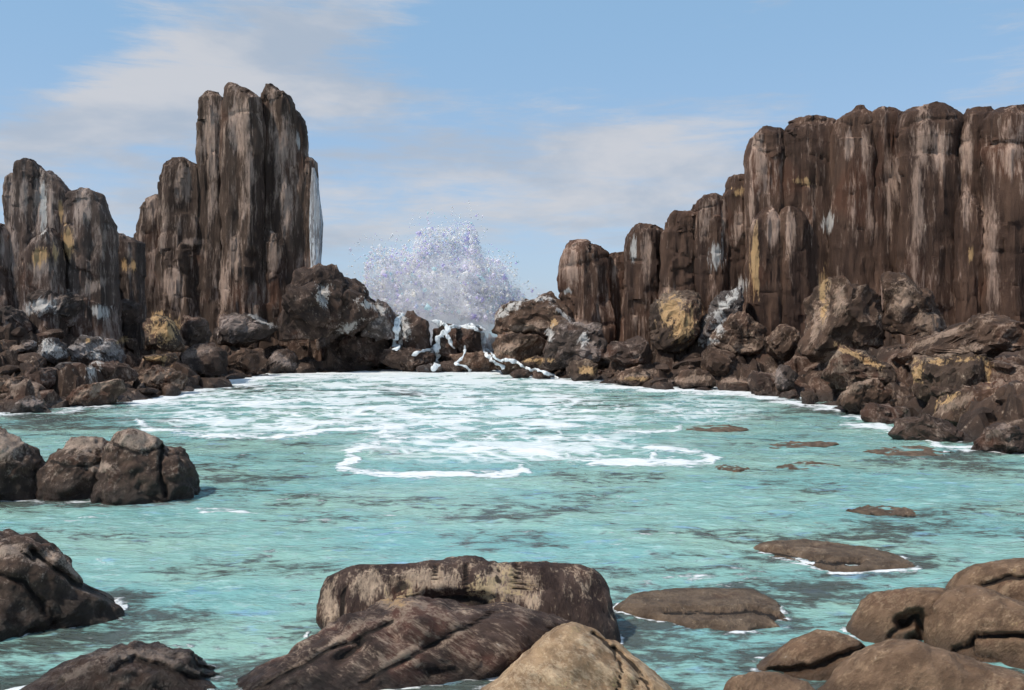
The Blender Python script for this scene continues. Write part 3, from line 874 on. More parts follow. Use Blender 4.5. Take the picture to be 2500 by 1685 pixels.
# ------------------------------------------------------------------ boulders standing in the cove
GF = 'boulders in the near water'
near = [
    ('boulder', 'near', [(-160, 1215), (-120, 1060), (-40, 1036), (10, 1040), (45, 1062), (85, 1096), (115, 1140), (140, 1182), (158, 1230), (150, 1300), (-100, 1300)], 20.4, 'rounded boulder cut by the left edge beside the double hump',
     dict(cracks=[([(85, 1150), (120, 1200)], 6, .06)], cat='boulder')),
    ('boulder', 'near', [(102, 1150), (130, 1110), (165, 1075), (208, 1055), (248, 1060), (285, 1090), (312, 1150), (318, 1240), (290, 1300), (130, 1300), (95, 1220)], 20.6, 'left hump of the twin boulders in the left water',
     dict(cracks=[([(120, 1125), (170, 1140), (230, 1135), (290, 1110)], 5, .04), ([(240, 1190), (250, 1230)], 5, .08)], cat='boulder')),
    ('boulder', 'near', [(240, 1250), (244, 1150), (262, 1080), (300, 1044), (332, 1038), (380, 1058), (400, 1080), (432, 1090), (456, 1116), (472, 1160), (478, 1220), (470, 1290), (280, 1300)], 20.3, 'right hump of the twin boulders with dark broken corner',
     dict(cracks=[([(280, 1085), (340, 1110), (400, 1090)], 5, .03), ([(395, 1090), (390, 1150), (405, 1210)], 7, .15)], cat='boulder')),
    ('boulder', 'near', [(-220, 1530), (-160, 1310), (-20, 1308), (60, 1318), (112, 1334), (160, 1350), (200, 1388), (240, 1428), (292, 1460), (312, 1490), (300, 1560), (130, 1640), (-100, 1650)], 12.0, 'dark broken boulder with pale crest at the left edge',
     dict(cracks=[([(80, 1345), (130, 1390), (200, 1430), (280, 1470)], 9, .12), ([(-10, 1400), (60, 1420), (130, 1520)], 8, .08), ([(50, 1345), (80, 1370), (85, 1340)], 5, .05)], cat='boulder')),
    ('boulder', 'near', [(40, 1720), (130, 1650), (200, 1610), (270, 1583), (330, 1574), (392, 1577), (450, 1598), (500, 1630), (552, 1662), (600, 1695), (640, 1760), (400, 1830), (30, 1800)], 9.9, 'humped boulder rising from the bottom edge at the left',
     dict(cracks=[([(270, 1640), (330, 1605), (400, 1630), (460, 1650), (540, 1662)], 8, .06), ([(470, 1600), (480, 1625), (520, 1640)], 5, .04)], cat='boulder')),
    ('tabletop_rock', 'table', [(775, 1490), (780, 1440), (800, 1405), (842, 1386), (950, 1376), (1100, 1369), (1250, 1372), (1400, 1383), (1452, 1396), (1476, 1430), (1494, 1490), (1506, 1560), (1535, 1630), (1400, 1680), (1000, 1670), (850, 1590), (790, 1550)], 11.4,
     'flat topped boulder with cream streaked face in the foreground centre', dict(e=.3, cutlo=.95, cuts=3, depth=.42, amp=.03, shrink=.955, cracks=[([(985, 1500), (1050, 1462), (1120, 1458), (1200, 1468)], 16, .16), ([(985, 1405), (985, 1490)], 8, .05), ([(1140, 1385), (1138, 1460)], 8, .05), ([(1262, 1385), (1268, 1490)], 11, .07), ([(920, 1400), (922, 1450)], 7, .04), ([(1060, 1385), (1064, 1420)], 7, .03), ([(1215, 1390), (1220, 1440)], 6, .03), ([(838, 1440), (830, 1540)], 9, .05)], cat='boulder')),
    ('boulder', 'ramp', [(540, 1710), (640, 1645), (760, 1572), (862, 1512), (1000, 1490), (1200, 1488), (1340, 1505), (1400, 1540), (1380, 1640), (1300, 1780), (1100, 1840), (600, 1840)], 10.3, 'dark ramp of streaked rock sloping down in front of the flat topped boulder',
     dict(e=.75, depth=.5, cutlo=.82, cuts=5, cracks=[([(830, 1610), (890, 1565)], 14, .10), ([(640, 1680), (800, 1590), (960, 1520)], 7, .05), ([(900, 1660), (1080, 1560), (1200, 1500)], 8, .05), ([(1000, 1660), (1080, 1630), (1130, 1640)], 8, .06), ([(1150, 1690), (1300, 1600), (1370, 1540)], 10, .10)], cat='boulder')),
    ('boulder', 'tan', [(1130, 1720), (1250, 1632), (1310, 1572), (1360, 1536), (1400, 1526), (1440, 1541), (1500, 1576), (1560, 1622), (1612, 1666), (1650, 1705), (1640, 1820), (1300, 1860), (1120, 1800)], 9.5, 'smooth tan boulder at the bottom centre',
     dict(amp=.035, cuts=5, cutlo=.82, depth=.7, chip=.6, cracks=[([(1450, 1545), (1500, 1590), (1520, 1640), (1505, 1690)], 6, .07), ([(1500, 1580), (1560, 1640), (1590, 1690)], 6, .07), ([(1560, 1660), (1545, 1700)], 5, .05)], cat='boulder')),
    ('boulder', 'umber', [(2300, 1470), (2316, 1430), (2342, 1404), (2382, 1381), (2440, 1372), (2560, 1362), (2680, 1400), (2700, 1540), (2500, 1580), (2340, 1560)], 12.6, 'topmost umber boulder of the pile in the lower right corner',
     dict(depth=.62, amp=.024, cuts=4, cutlo=.86, chip=.6, cracks=[([(2400, 1430), (2470, 1410), (2540, 1415)], 7, .07)], cat='boulder')),
    ('boulder', 'umber', [(2040, 1580), (2080, 1510), (2106, 1470), (2136, 1452), (2220, 1440), (2300, 1441), (2340, 1490), (2330, 1600), (2200, 1650), (2060, 1650)], 11.4, 'umber boulder with dark cleft in its flank in the right corner pile',
     dict(depth=.62, amp=.024, cuts=4, cutlo=.86, chip=.6, cracks=[([(2200, 1520), (2240, 1500), (2255, 1540), (2250, 1570), (2230, 1560)], 16, .26), ([(2170, 1555), (2215, 1512)], 7, .08)], cat='boulder')),
    ('boulder', 'umber', [(2262, 1600), (2262, 1520), (2280, 1475), (2312, 1446), (2370, 1437), (2432, 1446), (2500, 1480), (2620, 1540), (2680, 1680), (2500, 1760), (2330, 1720)], 10.7, 'large umber boulder with deep crack at the right edge of the pile',
     dict(depth=.62, amp=.024, cuts=4, cutlo=.86, chip=.6, cracks=[([(2330, 1585), (2370, 1575), (2380, 1555), (2420, 1552), (2520, 1556)], 8, .13), ([(2375, 1570), (2385, 1600), (2440, 1615)], 6, .06)], cat='boulder')),
    ('boulder', 'umber', [(1800, 1680), (1830, 1640), (1880, 1600), (1930, 1566), (1990, 1544), (2040, 1546), (2090, 1568), (2115, 1592), (2110, 1680), (2000, 1760), (1820, 1740)], 10.3, 'low umber boulder nearest the water in the right corner pile',
     dict(depth=.62, amp=.024, cuts=4, cutlo=.86, chip=.6, cracks=[([(1880, 1640), (1990, 1630), (2060, 1600), (2110, 1585)], 9, .12)], cat='boulder')),
    ('boulder', 'umber', [(1960, 1760), (1990, 1700), (2022, 1665), (2060, 1622), (2120, 1582), (2180, 1566), (2240, 1571), (2275, 1592), (2330, 1600), (2420, 1625), (2520, 1660), (2640, 1720), (2640, 1860), (1980, 1860)], 9.2, 'long umber boulder along the bottom edge of the right corner pile',
     dict(amp=.028, cuts=4, cutlo=.86, chip=.6, depth=.55, cat='boulder')),
    ('boulder', 'umber', [(1745, 1720), (1790, 1655), (1840, 1638), (1900, 1645), (1970, 1668), (2000, 1700), (1990, 1790), (1760, 1790)], 8.9, 'small umber boulder at the bottom edge left of the corner pile',
     dict(depth=.62, amp=.024, cuts=4, cutlo=.86, chip=.6, cat='boulder')),
]
for i, (nm, mt, o_, Y_, lab, opt) in enumerate(near):
    if i < 3:
        o_ = [(a_, 1228 - (1228 - b_) * .91) for a_, b_ in o_]
    opt = dict(dict(depth=.8, sub=6, cuts=9, cutlo=.74, e=.8, amp=.055), **opt)
    boulder(nm, mt, o_, Y_, seed=200 + i, label=lab, group=GF, **opt)

flats = [
    ('flat_rock', [(1503, 1490), (1540, 1465), (1620, 1450), (1750, 1447), (1842, 1450), (1890, 1475), (1915, 1510), (1922, 1532), (1850, 1535), (1780, 1547), (1690, 1541), (1600, 1515), (1530, 1500)], .13, 'flat cracked slab awash right of the flat topped boulder',
     [([(1625, 1488), (1720, 1488), (1780, 1490), (1830, 1484), (1880, 1492), (1915, 1520)], 9, .08)]),
    ('flat_rock', [(1843, 1340), (1870, 1332), (1960, 1327), (2010, 1335), (2130, 1348), (2190, 1362), (2222, 1380), (2240, 1393), (2100, 1396), (2030, 1398), (1980, 1384), (1900, 1360)], .13, 'long cracked slab awash above the right corner pile',
     [([(1880, 1345), (1930, 1350), (1960, 1362), (2030, 1368), (2100, 1370)], 8, .08)]),
    ('flat_rock', [(1655, 1049), (1700, 1042), (1780, 1040), (1830, 1050), (1760, 1056), (1690, 1056)], .035, 'thin tan rock awash beside the far foam streaks', []),
    ('flat_rock', [(1860, 1092), (1920, 1082), (2000, 1080), (2050, 1084), (1980, 1096), (1900, 1099)], .035, 'low rock awash in the middle of the right water', []),
    ('flat_rock', [(1895, 1142), (1950, 1131), (2010, 1131), (2055, 1140), (1990, 1148), (1920, 1147)], .035, 'faint brown rock awash below the low rock in the right water', []),
    ('flat_rock', [(2110, 1104), (2170, 1094), (2250, 1092), (2325, 1102), (2290, 1114), (2200, 1117)], .035, 'dark flat rock awash just off the right bank', []),
    ('flat_rock', [(2065, 1248), (2110, 1240), (2180, 1240), (2255, 1250), (2230, 1262), (2140, 1260)], .035, 'small sandy rock awash above the long cracked slab', []),
    ('flat_rock', [(1740, 1142), (1780, 1138), (1830, 1147), (1800, 1155), (1760, 1152)], .035, 'small tan rock awash at the right tip of the foam line', []),
]
for i, (nm, o_, h_, lab, ck) in enumerate(flats):
    boulder(nm, 'slab' if i < 2 else 'wetslab', o_, 0, sub=6 if i < 2 else 5, seed=300 + i, cuts=3, cutlo=.88, e=.6, amp=.05, flat=h_, cracks=ck, label=lab, cat='rock', group='rocks awash in the right water')


# ------------------------------------------------------------------ water
def sc_(pts, ox, oy, s):
    return [(ox + a * s, oy + b * s) for a, b in pts]


FO = (700, 880, .4727)
foam_lines = [  # polyline, half width in photo pixels, strength
    (sc_([(1215, 545), (1230, 570), (1180, 590), (1080, 600), (950, 595), (800, 592), (680, 600), (560, 595), (420, 585), (340, 570), (260, 562), (290, 540), (350, 525), (360, 508), (310, 468), (370, 450), (470, 440), (600, 432)], *FO), 5.5, 1),
    (sc_([(420, 395), (600, 400), (800, 410), (920, 430), (1000, 465), (1150, 460), (1300, 470), (1400, 508), (1600, 525), (1800, 530), (2000, 530), (2180, 540), (2230, 515), (2150, 485), (2000, 465), (1880, 455), (1890, 500)], *FO), 5, 1),
    (sc_([(400, 240), (450, 262), (560, 280), (680, 290), (800, 310), (1000, 312)], *FO), 3.5, .9),
    (sc_([(0, 360), (120, 350), (180, 325), (260, 325), (360, 340), (480, 345), (600, 345), (480, 380), (560, 395)], *FO), 4.5, 1),
    (sc_([(1700, 250), (1800, 282), (1900, 290), (2050, 290), (2010, 262)], *FO), 3.5, .9),
    (sc_([(1350, 335), (1500, 342), (1700, 372), (1850, 377), (2000, 370), (2040, 340)], *FO), 4, .9),
    (sc_([(1540, 390), (1700, 420), (1880, 455)], *FO), 3.5, .8),
    (sc_([(1300, 260), (1450, 300), (1600, 300)], *FO), 3, .7),
    ([(330, 1030), (365, 1052), (460, 1060), (560, 1068), (665, 1070), (750, 1060), (815, 1048), (925, 1046)], 5.5, 1),
    ([(330, 980), (420, 985), (520, 978), (640, 985), (760, 975)], 4, .8),
    ([(350, 965), (480, 948), (600, 940), (720, 928), (860, 925), (1000, 925)], 3.5, .9),
    ([(600, 1000), (760, 1010), (900, 1000), (1010, 1010)], 3.5, .7),
    ([(480, 1245), (600, 1255), (700, 1268), (860, 1270)], 3, .75),
    ([(1480, 1300), (1560, 1310), (1640, 1306)], 2.5, .6),
    ([(2060, 1035), (2140, 1042), (2200, 1055)], 5, 1),
]
foam_lines.append(([(s[0], s[1] + 3) for s in SHORE if 300 <= s[0] <= 2000], 6, 1.0))
foam_lines.append(([(s[0], s[1] + 2) for s in SHORE if s[0] >= 2000], 4, .95))
foam_lines.append(([(s[0], s[1] + 2) for s in SHORE if s[0] <= 330], 3.5, .75))
for ln in ([(-20, 1226), (150, 1226), (300, 1222), (400, 1212), (475, 1205)], [(0, 1538), (120, 1528), (240, 1508), (310, 1488)], [(1505, 1490), (1600, 1520), (1690, 1545), (1780, 1552), (1850, 1540), (1925, 1535)],
           [(1845, 1345), (1900, 1365), (1980, 1390), (2040, 1402), (2100, 1400), (2245, 1397)], [(770, 1545), (700, 1610), (560, 1700)], [(1510, 1580), (1560, 1640)]):
    foam_lines.append((ln, 3.0, .72))


bvh = BVHTree.FromPolygons(np.concatenate(ALLV).tolist(), np.concatenate(ALLF).tolist())


def build_water():
    rows = np.concatenate([2.5 * (95 / 2.5) ** np.linspace(0, 1, 500), np.geomspace(100, 9000, 40)])
    uu = np.concatenate([-np.geomspace(8, .82, 14), np.linspace(-.8, .8, 490), np.geomspace(.82, 8, 14)])
    U, Yg = np.meshgrid(uu, rows)
    v = np.stack([(U * Yg).ravel(), Yg.ravel(), np.zeros(U.size)], 1)
    p = v.copy()
    near_w = np.clip(1.2 - v[:, 1] / 110, 0, 1)
    z = .035 * fbm(p * np.array([.55, 1.1, 1]), 3) + .018 * ridged(p * np.array([.9, 2.2, 1]) + 4, 2) + .012 * fbm(p * np.array([2.2, 5.0, 1]), 2)
    z *= near_w * 1.35
    q = proj(v)
    qw = q.copy()
    sx = np.clip(8800 / np.maximum(v[:, 1], 5) ** 2 / 10, .25, 2.0)
    nz1 = fbm(p * np.array([.35, .5, 1]), 4)
    nz2 = fbm(p * np.array([.8, 1.0, 1]) + 30, 4)
    qw[:, 1] += 7 * nz1 * np.clip(sx, .5, 1.3)
    qw[:, 0] += 18 * nz2
    foam = np.zeros(len(v))
    inview = (v[:, 1] < 95) & (np.abs(v[:, 0]) < .8 * v[:, 1])
    ii = np.where(inview)[0]
    for (ln, wd, s) in foam_lines:
        a = np.array(ln)
        b = ii[(q[ii, 0] > a[:, 0].min() - 60) & (q[ii, 0] < a[:, 0].max() + 60) & (q[ii, 1] > a[:, 1].min() - 40) & (q[ii, 1] < a[:, 1].max() + 40)]
        d = seg_dist(qw[b], ln)
        foam[b] = np.maximum(foam[b], s * np.exp(-(d / (wd * 1.9)) ** 2))
    # wash: where the broken water spreads out from the gap
    reg = np.zeros(len(v))
    for (cx, cy, rx, ry, s) in ((1000, 930, 620, 42, .62), (760, 985, 480, 60, .52), (1200, 1010, 440, 80, .50), (1250, 1090, 440, 50, .46), (600, 1020, 330, 46, .46), (1060, 912, 300, 20, .95), (1700, 1000, 240, 50, .34), (400, 1230, 400, 40, .16), (1000, 1200, 500, 60, .14)):
        reg = np.maximum(reg, s * np.exp(-((q[:, 0] - cx) / rx) ** 2 - ((q[:, 1] - cy) / ry) ** 2))
    # painted dark reflections and shallows over rock: patches near banks and boulders
    dk = np.zeros(len(v))
    for (cx, cy, rx, ry, s) in ((120, 1025, 220, 30, .9), (60, 1590, 220, 60, .9), (200, 1560, 260, 40, .8), (1700, 1600, 220, 70, .8), (1980, 1440, 220, 40, .8), (1650, 1400, 260, 40, .5), (560, 1180, 200, 60, .5), (1250, 1250, 260, 40, .5),
                                (1250, 1310, 200, 24, .6), (2250, 1300, 280, 40, .6), (700, 1400, 200, 30, .3), (2350, 1130, 200, 30, .7), (1600, 1170, 260, 30, .4), (980, 960, 90, 14, .8), (1440, 980, 130, 18, .6), (620, 950, 160, 16, .6), (2000, 1010, 180, 24, .5), (1900, 1310, 300, 20, .4), (640, 1090, 150, 20, .5)):
        dk = np.maximum(dk, s * np.exp(-((q[:, 0] - cx) / rx) ** 2 - ((q[:, 1] - cy) / ry) ** 2))
    # wash and shallow bed round everything that stands in the water
    jj = np.where((v[:, 1] > 8) & (v[:, 1] < 76) & (np.abs(v[:, 0]) < .62 * v[:, 1]))[0]
    find = bvh.find_nearest
    dd = np.full(len(jj), 9.0)
    for n_, (x_, y_) in enumerate(v[jj, :2].tolist()):
        h_ = find((x_, y_, 0.0), 1.0)
        if h_[0] is not None:
            dd[n_] = h_[3]
    dd[(q[jj, 0] > 1600) & (q[jj, 1] > 1020) & (q[jj, 1] < 1290) & (q[jj, 0] < 2300)] = 9.0
    wr = np.where(v[jj, 1] < 33, .07, .28)
    foam[jj] = np.maximum(foam[jj], .92 * np.exp(-(dd / wr) ** 2) * np.clip(.75 + .8 * nz2[jj], .2, 1))
    dk[jj] = np.maximum(dk[jj], .8 * np.exp(-(dd / .5) ** 2))
    v[:, 2] = z + .03 * np.clip(foam, 0, 1) * np.clip(v[:, 1] / 25, .3, 1.6)
    nx, ny = len(uu), len(rows)
    i = (np.arange(ny - 1)[:, None] * nx + np.arange(nx - 1)[None]).ravel()
    f = np.stack([i, i + 1, i + 1 + nx, i + nx], 1)
    m = bpy.data.materials.new('turquoise_water')
    m.use_nodes = True
    t = m.node_tree
    t.nodes.clear()
    N = NT(t)
    pos = N.n('ShaderNodeNewGeometry').outputs['Position']
    at = N.n('ShaderNodeAttribute', attribute_name='wash')
    sp = N.n('ShaderNodeSeparateColor', i={0: at.outputs['Color']})
    fo, rg, dka = sp.outputs[0], sp.outputs[1], sp.outputs[2]
    rip = N.mapping(pos, scale=(1, 2.3, 1))
    tone = N.noise(N.mapping(pos, scale=(.5, 1, 1)), .35, 5, .55)
    st1 = N.noise(N.mapping(pos, scale=(1, 2.0, 1)), .34, 7, .72)
    st2 = N.noise(N.mapping(rip, loc=(9, 3, 0)), 2.4, 5, .68)
    st3 = N.noise(N.mapping(pos, scale=(1, 1.6, 1), loc=(31, 8, 0)), .34, 7, .70)
    st4 = N.noise(N.mapping(rip, loc=(51, 28, 0)), 1.0, 5, .66)
    col = N.mix(N.ss(tone, .36, .64), (.195, .405, .39), (.285, .465, .395))
    col = N.mix(N.m('MULTIPLY', N.ss(st2, .50, .66), .75), col, (.42, .62, .60))
    col = N.mix(N.m('MULTIPLY', N.ss(st4, .56, .70), .55), col, (.20, .35, .62))
    col = N.mix(N.m('MULTIPLY', N.ss(N.noise(N.mapping(rip, loc=(71, 48, 0)), 1.1, 5, .66), .62, .74), .5), col, (.50, .55, .36))
    # dark reflections and rock bed painted into the colour as thin streaks
    dm = N.m('ADD', N.m('ADD', N.m('MULTIPLY', st1, .6), N.m('MULTIPLY', st2, .4)), N.m('MULTIPLY', dka, .14))
    dm = N.ss(dm, .525, .62)
    col = N.mix(N.m('MULTIPLY', dm, .88), col, (.050, .045, .040))
    # foam
    fs = N.m('ADD', N.m('MULTIPLY', st3, .55), N.m('MULTIPLY', st2, .45))
    ff = N.m('ADD', N.m('MULTIPLY', N.m('SUBTRACT', fs, .5), 3.7), N.m('MAXIMUM', N.m('MULTIPLY', fo, .70), N.m('MULTIPLY', rg, .45)))
    ff = N.ss(ff, .36, .60)
    # drifting sheets of foam and winding threads where the wash thins out
    nf_ = N.noise(N.mapping(pos, scale=(1.15, 1, 1), loc=(41, 77, 0)), .30, 3, .55)
    ff = N.m('MAXIMUM', ff, N.m('MULTIPLY', N.ss(N.m('ADD', nf_, N.m('MULTIPLY', rg, .48)), .75, .82), .80))
    for (sc2, lc, wdt, am_) in ((.13, (5, 61, 0), .030, 1.25), (.22, (85, 11, 0), .034, 1.2), (.42, (15, 91, 0), .036, 1.0)):
        ln_ = N.noise(N.mapping(pos, scale=(1, 1.1, 1), loc=lc), sc2, 3, .55)
        th_ = N.m('SUBTRACT', 1.0, N.m('DIVIDE', N.m('ABSOLUTE', N.m('SUBTRACT', ln_, .5)), wdt), clamp=True)
        th_ = N.m('MULTIPLY', N.m('MULTIPLY', th_, am_, clamp=True), N.m('MULTIPLY', N.ss(rg, .10, .38), N.ss(st3, .38, .52)))
        ff = N.m('MAXIMUM', ff, th_)
    col = N.mix(N.m('MULTIPLY', ff, .95), col, (.80, .82, .83))
    rough = N.m('ADD', .12, N.m('MULTIPLY', ff, .6))
    hb = N.m('ADD', N.m('MULTIPLY', N.noise(rip, 1.4, 4, .6), .6), N.m('ADD', N.m('MULTIPLY', N.noise(rip, 5.0, 3, .6), .25), N.m('MULTIPLY', ff, .25)))
    bp = N.n('ShaderNodeBump', i={'Height': hb, 'Strength': .8, 'Distance': .18})
    bs = N.n('ShaderNodeBsdfPrincipled', i={'Base Color': col, 'Roughness': rough, 'Normal': bp.outputs[0], 'IOR': 1.33})
    bs.inputs['Specular IOR Level'].default_value = .3
    N.l.new(bs.outputs[0], N.n('ShaderNodeOutputMaterial').inputs[0])
    ob = mesh_obj('water', v, f, m, origin=(0, 0, 0), stain_light=False, keep=False)
    c = np.zeros((len(v), 4), np.float32)
    c[:, 0], c[:, 1], c[:, 2], c[:, 3] = foam, reg, dk, 1
    a = ob.data.attributes.new('wash', 'FLOAT_COLOR', 'POINT')
    a.data.foreach_set('color', c.ravel())
    tag(ob, 'turquoise sea water of the cove with white foam streaks', None, None, 'structure')


build_water()

# ------------------------------------------------------------------ trickles over the gap rocks
fm = bpy.data.materials.new('falling_water')
fm.use_nodes = True
N = NT(fm.node_tree)
N.t.nodes.clear()
pos = N.n('ShaderNodeNewGeometry').outputs['Position']
nn = N.noise(N.mapping(pos, scale=(1, 1, .5)), 3.5, 6, .65)
colw = N.mix(N.ss(nn, .4, .62), (.62, .67, .70), (.88, .90, .91))
bs = N.n('ShaderNodeBsdfPrincipled', i={'Base Color': colw, 'Roughness': .45, 'Alpha': N.m('MULTIPLY', N.ss(nn, .30, .46), .97)})
N.l.new(bs.outputs[0], N.n('ShaderNodeOutputMaterial').inputs[0])
GA = (900, 740, .2578)
trick = [
    ([(640, 185), (730, 212), (760, 260), (700, 300), (650, 332), (660, 380), (640, 432), (655, 490), (640, 540), (650, 585), (600, 640)], 15, 'main white trickle tumbling down the middle of the gap'),
    ([(735, 300), (768, 340), (780, 390), (812, 432)], 9, 'short side trickle right of the main one'),
    ([(880, 225), (1000, 240), (1060, 280), (1092, 330), (1085, 400), (1090, 450), (1120, 500), (1180, 550), (1290, 615)], 12, 'long trickle bending down the right of the gap'),
    ([(1110, 430), (1160, 470), (1200, 520), (1270, 562)], 6, 'thin side thread of the right trickle'),
    ([(1240, 540), (1330, 540), (1410, 562), (1470, 600), (1530, 640), (1590, 630), (1700, 672), (1800, 712)], 9, 'foaming runnel stepping down to the right water line'),
    ([(340, 110), (280, 150), (262, 220), (268, 290), (250, 370), (268, 455)], 16, 'thin pale sheet of water on the left rounded boulder'),
    ([(910, 400), (910, 480), (870, 540), (822, 576), (920, 600), (975, 655)], 7, 'thin zigzag trickle below the black hollow rock'),
    ([(620, 440), (540, 450), (460, 470), (410, 498)], 9, 'short runnel spreading left from the main trickle'),
    ([(590, 170), (700, 190), (745, 222), (860, 232), (950, 205), (1050, 232), (1110, 255)], 9, 'white water brimming over the lip of the gap'),
]
for ti, (pts, wd, lab) in enumerate(trick):
    pts = np.array(sc_(pts, *GA))
    seg = np.concatenate([[0], np.cumsum(np.hypot(*np.diff(pts, axis=0).T))])
    tt = np.linspace(0, seg[-1], max(int(seg[-1] / 1.6), 12))
    px, py = np.interp(tt, seg, pts[:, 0]), np.interp(tt, seg, pts[:, 1])
    eye = Vector((0, 0, CAMZ))
    cen, rad = [], []
    for a, b, s in zip(px, py, tt):
        d = Vector(P(a, b, 70.0)) - eye
        d.normalize()
        hit, nrm_, _, dist = bvh.ray_cast(eye, d, 200)
        if hit is None:
            dist = 71.0
        cen.append(min(dist, 74.0))
    cen = np.array(cen)
    k = np.ones(9) / 9
    cs = np.convolve(np.pad(cen, 4, mode='edge'), k, 'valid')
    cen = np.minimum(cen, cs) - .06
    C3 = np.array([np.array([0, 0, CAMZ]) + np.array((Vector(P(a, b, 70.)) - eye).normalized()) * dd for a, b, dd in zip(px, py, cen)])
    nr = 10
    vs = []
    for j in range(len(C3)):
        tdir = C3[min(j + 1, len(C3) - 1)] - C3[max(j - 1, 0)]
        tdir /= np.linalg.norm(tdir) + 1e-9
        view = C3[j] / np.linalg.norm(C3[j])
        side = np.cross(tdir, view)
        side /= np.linalg.norm(side) + 1e-9
        w_ = wd * .46 / F * C3[j][1] * (1 + .55 * math.sin(tt[j] * .21 + ti) * math.sin(tt[j] * .083 + 2 * ti)) * min(1, .35 + j / 5, .35 + (len(C3) - 1 - j) / 5)
        for q in range(nr):
            an = 2 * math.pi * q / nr
            vs.append(C3[j] + side * math.cos(an) * w_ + np.cross(side, tdir) * math.sin(an) * min(.05, w_ * .4))
    vs = np.array(vs)
    vs += .05 * np.stack([perlin(vs * 3.3), perlin(vs * 3.3 + 9), perlin(vs * 3.3 + 21)], 1)
    m_ = len(C3)
    i0 = (np.arange(m_ - 1)[:, None] * nr + np.arange(nr)[None]).ravel()
    i1 = (np.arange(m_ - 1)[:, None] * nr + (np.arange(nr)[None] + 1) % nr).ravel()
    tag(mesh_obj('water_trickle', vs, np.stack([i0, i0 + nr, i1 + nr, i1], 1), fm, stain_light=False, keep=False), lab, 'water trickle', 'trickles over the gap')

# ------------------------------------------------------------------ spray thrown up behind the gap
sm = bpy.data.materials.new('spray_drops')
sm.use_nodes = True
N = NT(sm.node_tree)
N.t.nodes.clear()
ri = N.n('ShaderNodeNewGeometry').outputs['Random Per Island']
rp = N.n('ShaderNodeValToRGB')
N.l.new(ri, rp.inputs[0])
rp.color_ramp.interpolation = 'CONSTANT'
stops = [(0, (.99, .99, .99)), (.38, (.78, .87, .99)), (.44, (.76, .70, .99)), (.56, (.92, .88, .99)), (.70, (.99, .96, .88)), (.80, (.70, .92, .96)), (.88, (.98, .98, .98))]
for k_, (p_, c_) in enumerate(stops):
    e_ = rp.color_ramp.elements[k_] if k_ < 2 else rp.color_ramp.elements.new(p_)
    e_.position = p_
    e_.color = (*c_, 1)
df = N.n('ShaderNodeBsdfDiffuse', i={0: rp.outputs[0]})
tl = N.n('ShaderNodeBsdfTranslucent', i={0: rp.outputs[0]})
mx = N.n('ShaderNodeMixShader', i={0: .5, 1: df.outputs[0], 2: tl.outputs[0]})
tr = N.n('ShaderNodeBsdfTransparent')
mx2 = N.n('ShaderNodeMixShader', i={0: .62, 1: tr.outputs[0], 2: mx.outputs[0]})
N.l.new(mx2.outputs[0], N.n('ShaderNodeOutputMaterial').inputs[0])

n_drop = 17000
cpx, cpy, cen3 = 1085, 765, 72.8
an = rng.uniform(-12, 192, n_drop)
lim = 205 * (.78 + .22 * np.sin(np.radians(an)) + .10 * np.sin(np.radians(an * 5 + 30)) + .07 * np.sin(np.radians(an * 11)))
lim += np.where(an > 120, 30, 0)
rr = lim * rng.uniform(0, 1, n_drop) ** .55
far_ = rng.uniform(0, 1, n_drop) < .035
rr = np.where(far_, lim * rng.uniform(.95, 1.22, n_drop), rr)
dpx = cpx + rr * np.cos(np.radians(an)) * 1.0
dpy = cpy - rr * np.sin(np.radians(an))
dY = cen3 + rng.normal(0, .6, n_drop)
pc = np.stack([(dpx - 1250) / F * dY, dY, CAMZ - (dpy - HZ) / F * dY], 1)
cl = fbm(pc * .8, 3)
size = rng.lognormal(-2.75, .5, n_drop) * (1 + .5 * np.clip(cl, -.6, 1))
size *= np.where(rr / lim > .85, .75, 1.0)
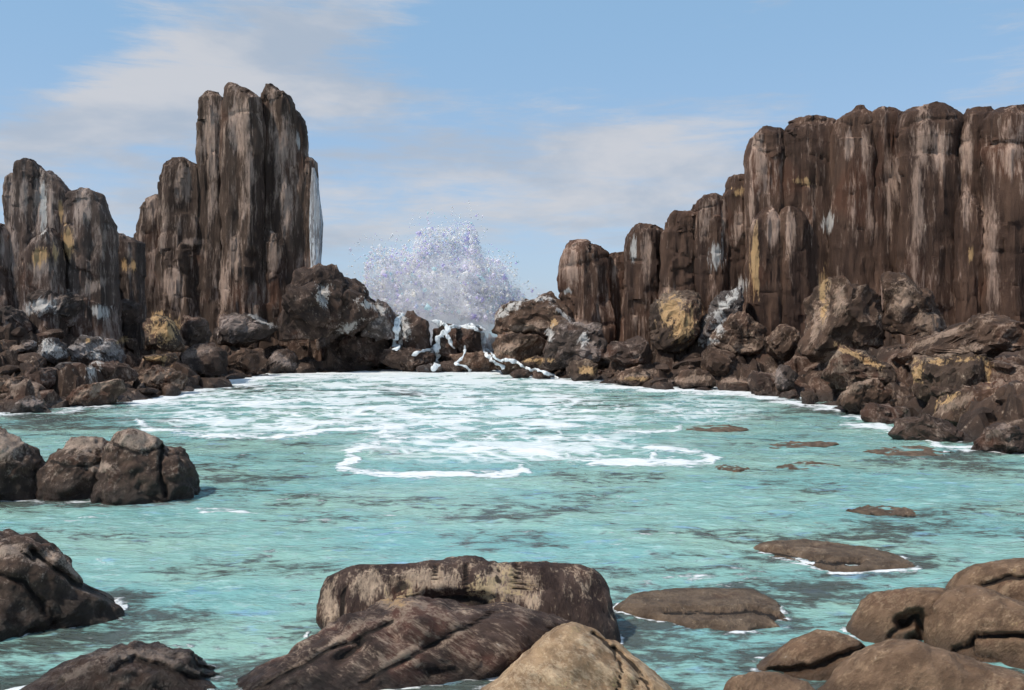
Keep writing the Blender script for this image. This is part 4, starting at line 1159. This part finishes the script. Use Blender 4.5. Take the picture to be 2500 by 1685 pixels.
octv = np.array([[1, 0, 0], [-1, 0, 0], [0, 1, 0], [0, -1, 0], [0, 0, 1], [0, 0, -1]], float)
octf = np.array([[0, 2, 4], [2, 1, 4], [1, 3, 4], [3, 0, 4], [2, 0, 5], [1, 2, 5], [3, 1, 5], [0, 3, 5]])
jit = octv[None] * (1 + rng.uniform(-.45, .6, (n_drop, 6, 1))) + rng.normal(0, .22, (n_drop, 6, 3))
vd = pc[:, None] + jit * size[:, None, None]
fd = octf[None] + (np.arange(n_drop) * 6)[:, None, None]
spray = tag(mesh_obj('sea_spray', vd.reshape(-1, 3), fd.reshape(-1, 3), sm, origin=(P(cpx, cpy, cen3)[0], cen3, 0), stain_light=False, keep=False),
    'burst of white and lilac sea spray above the gap', 'spray', None, 'stuff')

# the mist body the drops fly out of
vm = bpy.data.materials.new('spray_mist')
vm.use_nodes = True
N = NT(vm.node_tree)
N.t.nodes.clear()
pos = N.n('ShaderNodeNewGeometry').outputs['Position']
c0 = P(1085, 735, cen3)
rel = N.n('ShaderNodeVectorMath', operation='SUBTRACT', i={0: pos, 1: tuple(c0)}).outputs[0]
rs = N.mapping(rel, scale=(1 / 7.2, 1 / 1.9, 1 / 5.6))
ln = N.n('ShaderNodeVectorMath', operation='LENGTH', i={0: rs}).outputs['Value']
n1 = N.noise(pos, .55, 5, .62)
n2 = N.noise(pos, 2.2, 3, .6)
rad_ = N.m('ADD', ln, N.m('MULTIPLY', N.m('SUBTRACT', n1, .5), 1.1))
body = N.m('SUBTRACT', 1.0, N.ss(rad_, .5, 1.0))
den = N.m('MULTIPLY', N.m('MULTIPLY', body, N.ss(n2, .34, .60)), 2.6)
vp = N.n('ShaderNodeVolumePrincipled', i={'Color': (.992, .988, 1.0, 1), 'Density': den, 'Anisotropy': 0.0})
N.l.new(vp.outputs[0], N.n('ShaderNodeOutputMaterial').inputs['Volume'])
v0, f0 = ico(4)
vv = v0 * np.array([7.6, 2.0, 6.0])
vv[:, 2] = np.maximum(vv[:, 2], -4.5)
mesh_obj('mist', vv + c0, f0, vm, parent=spray, stain_light=False, keep=False)
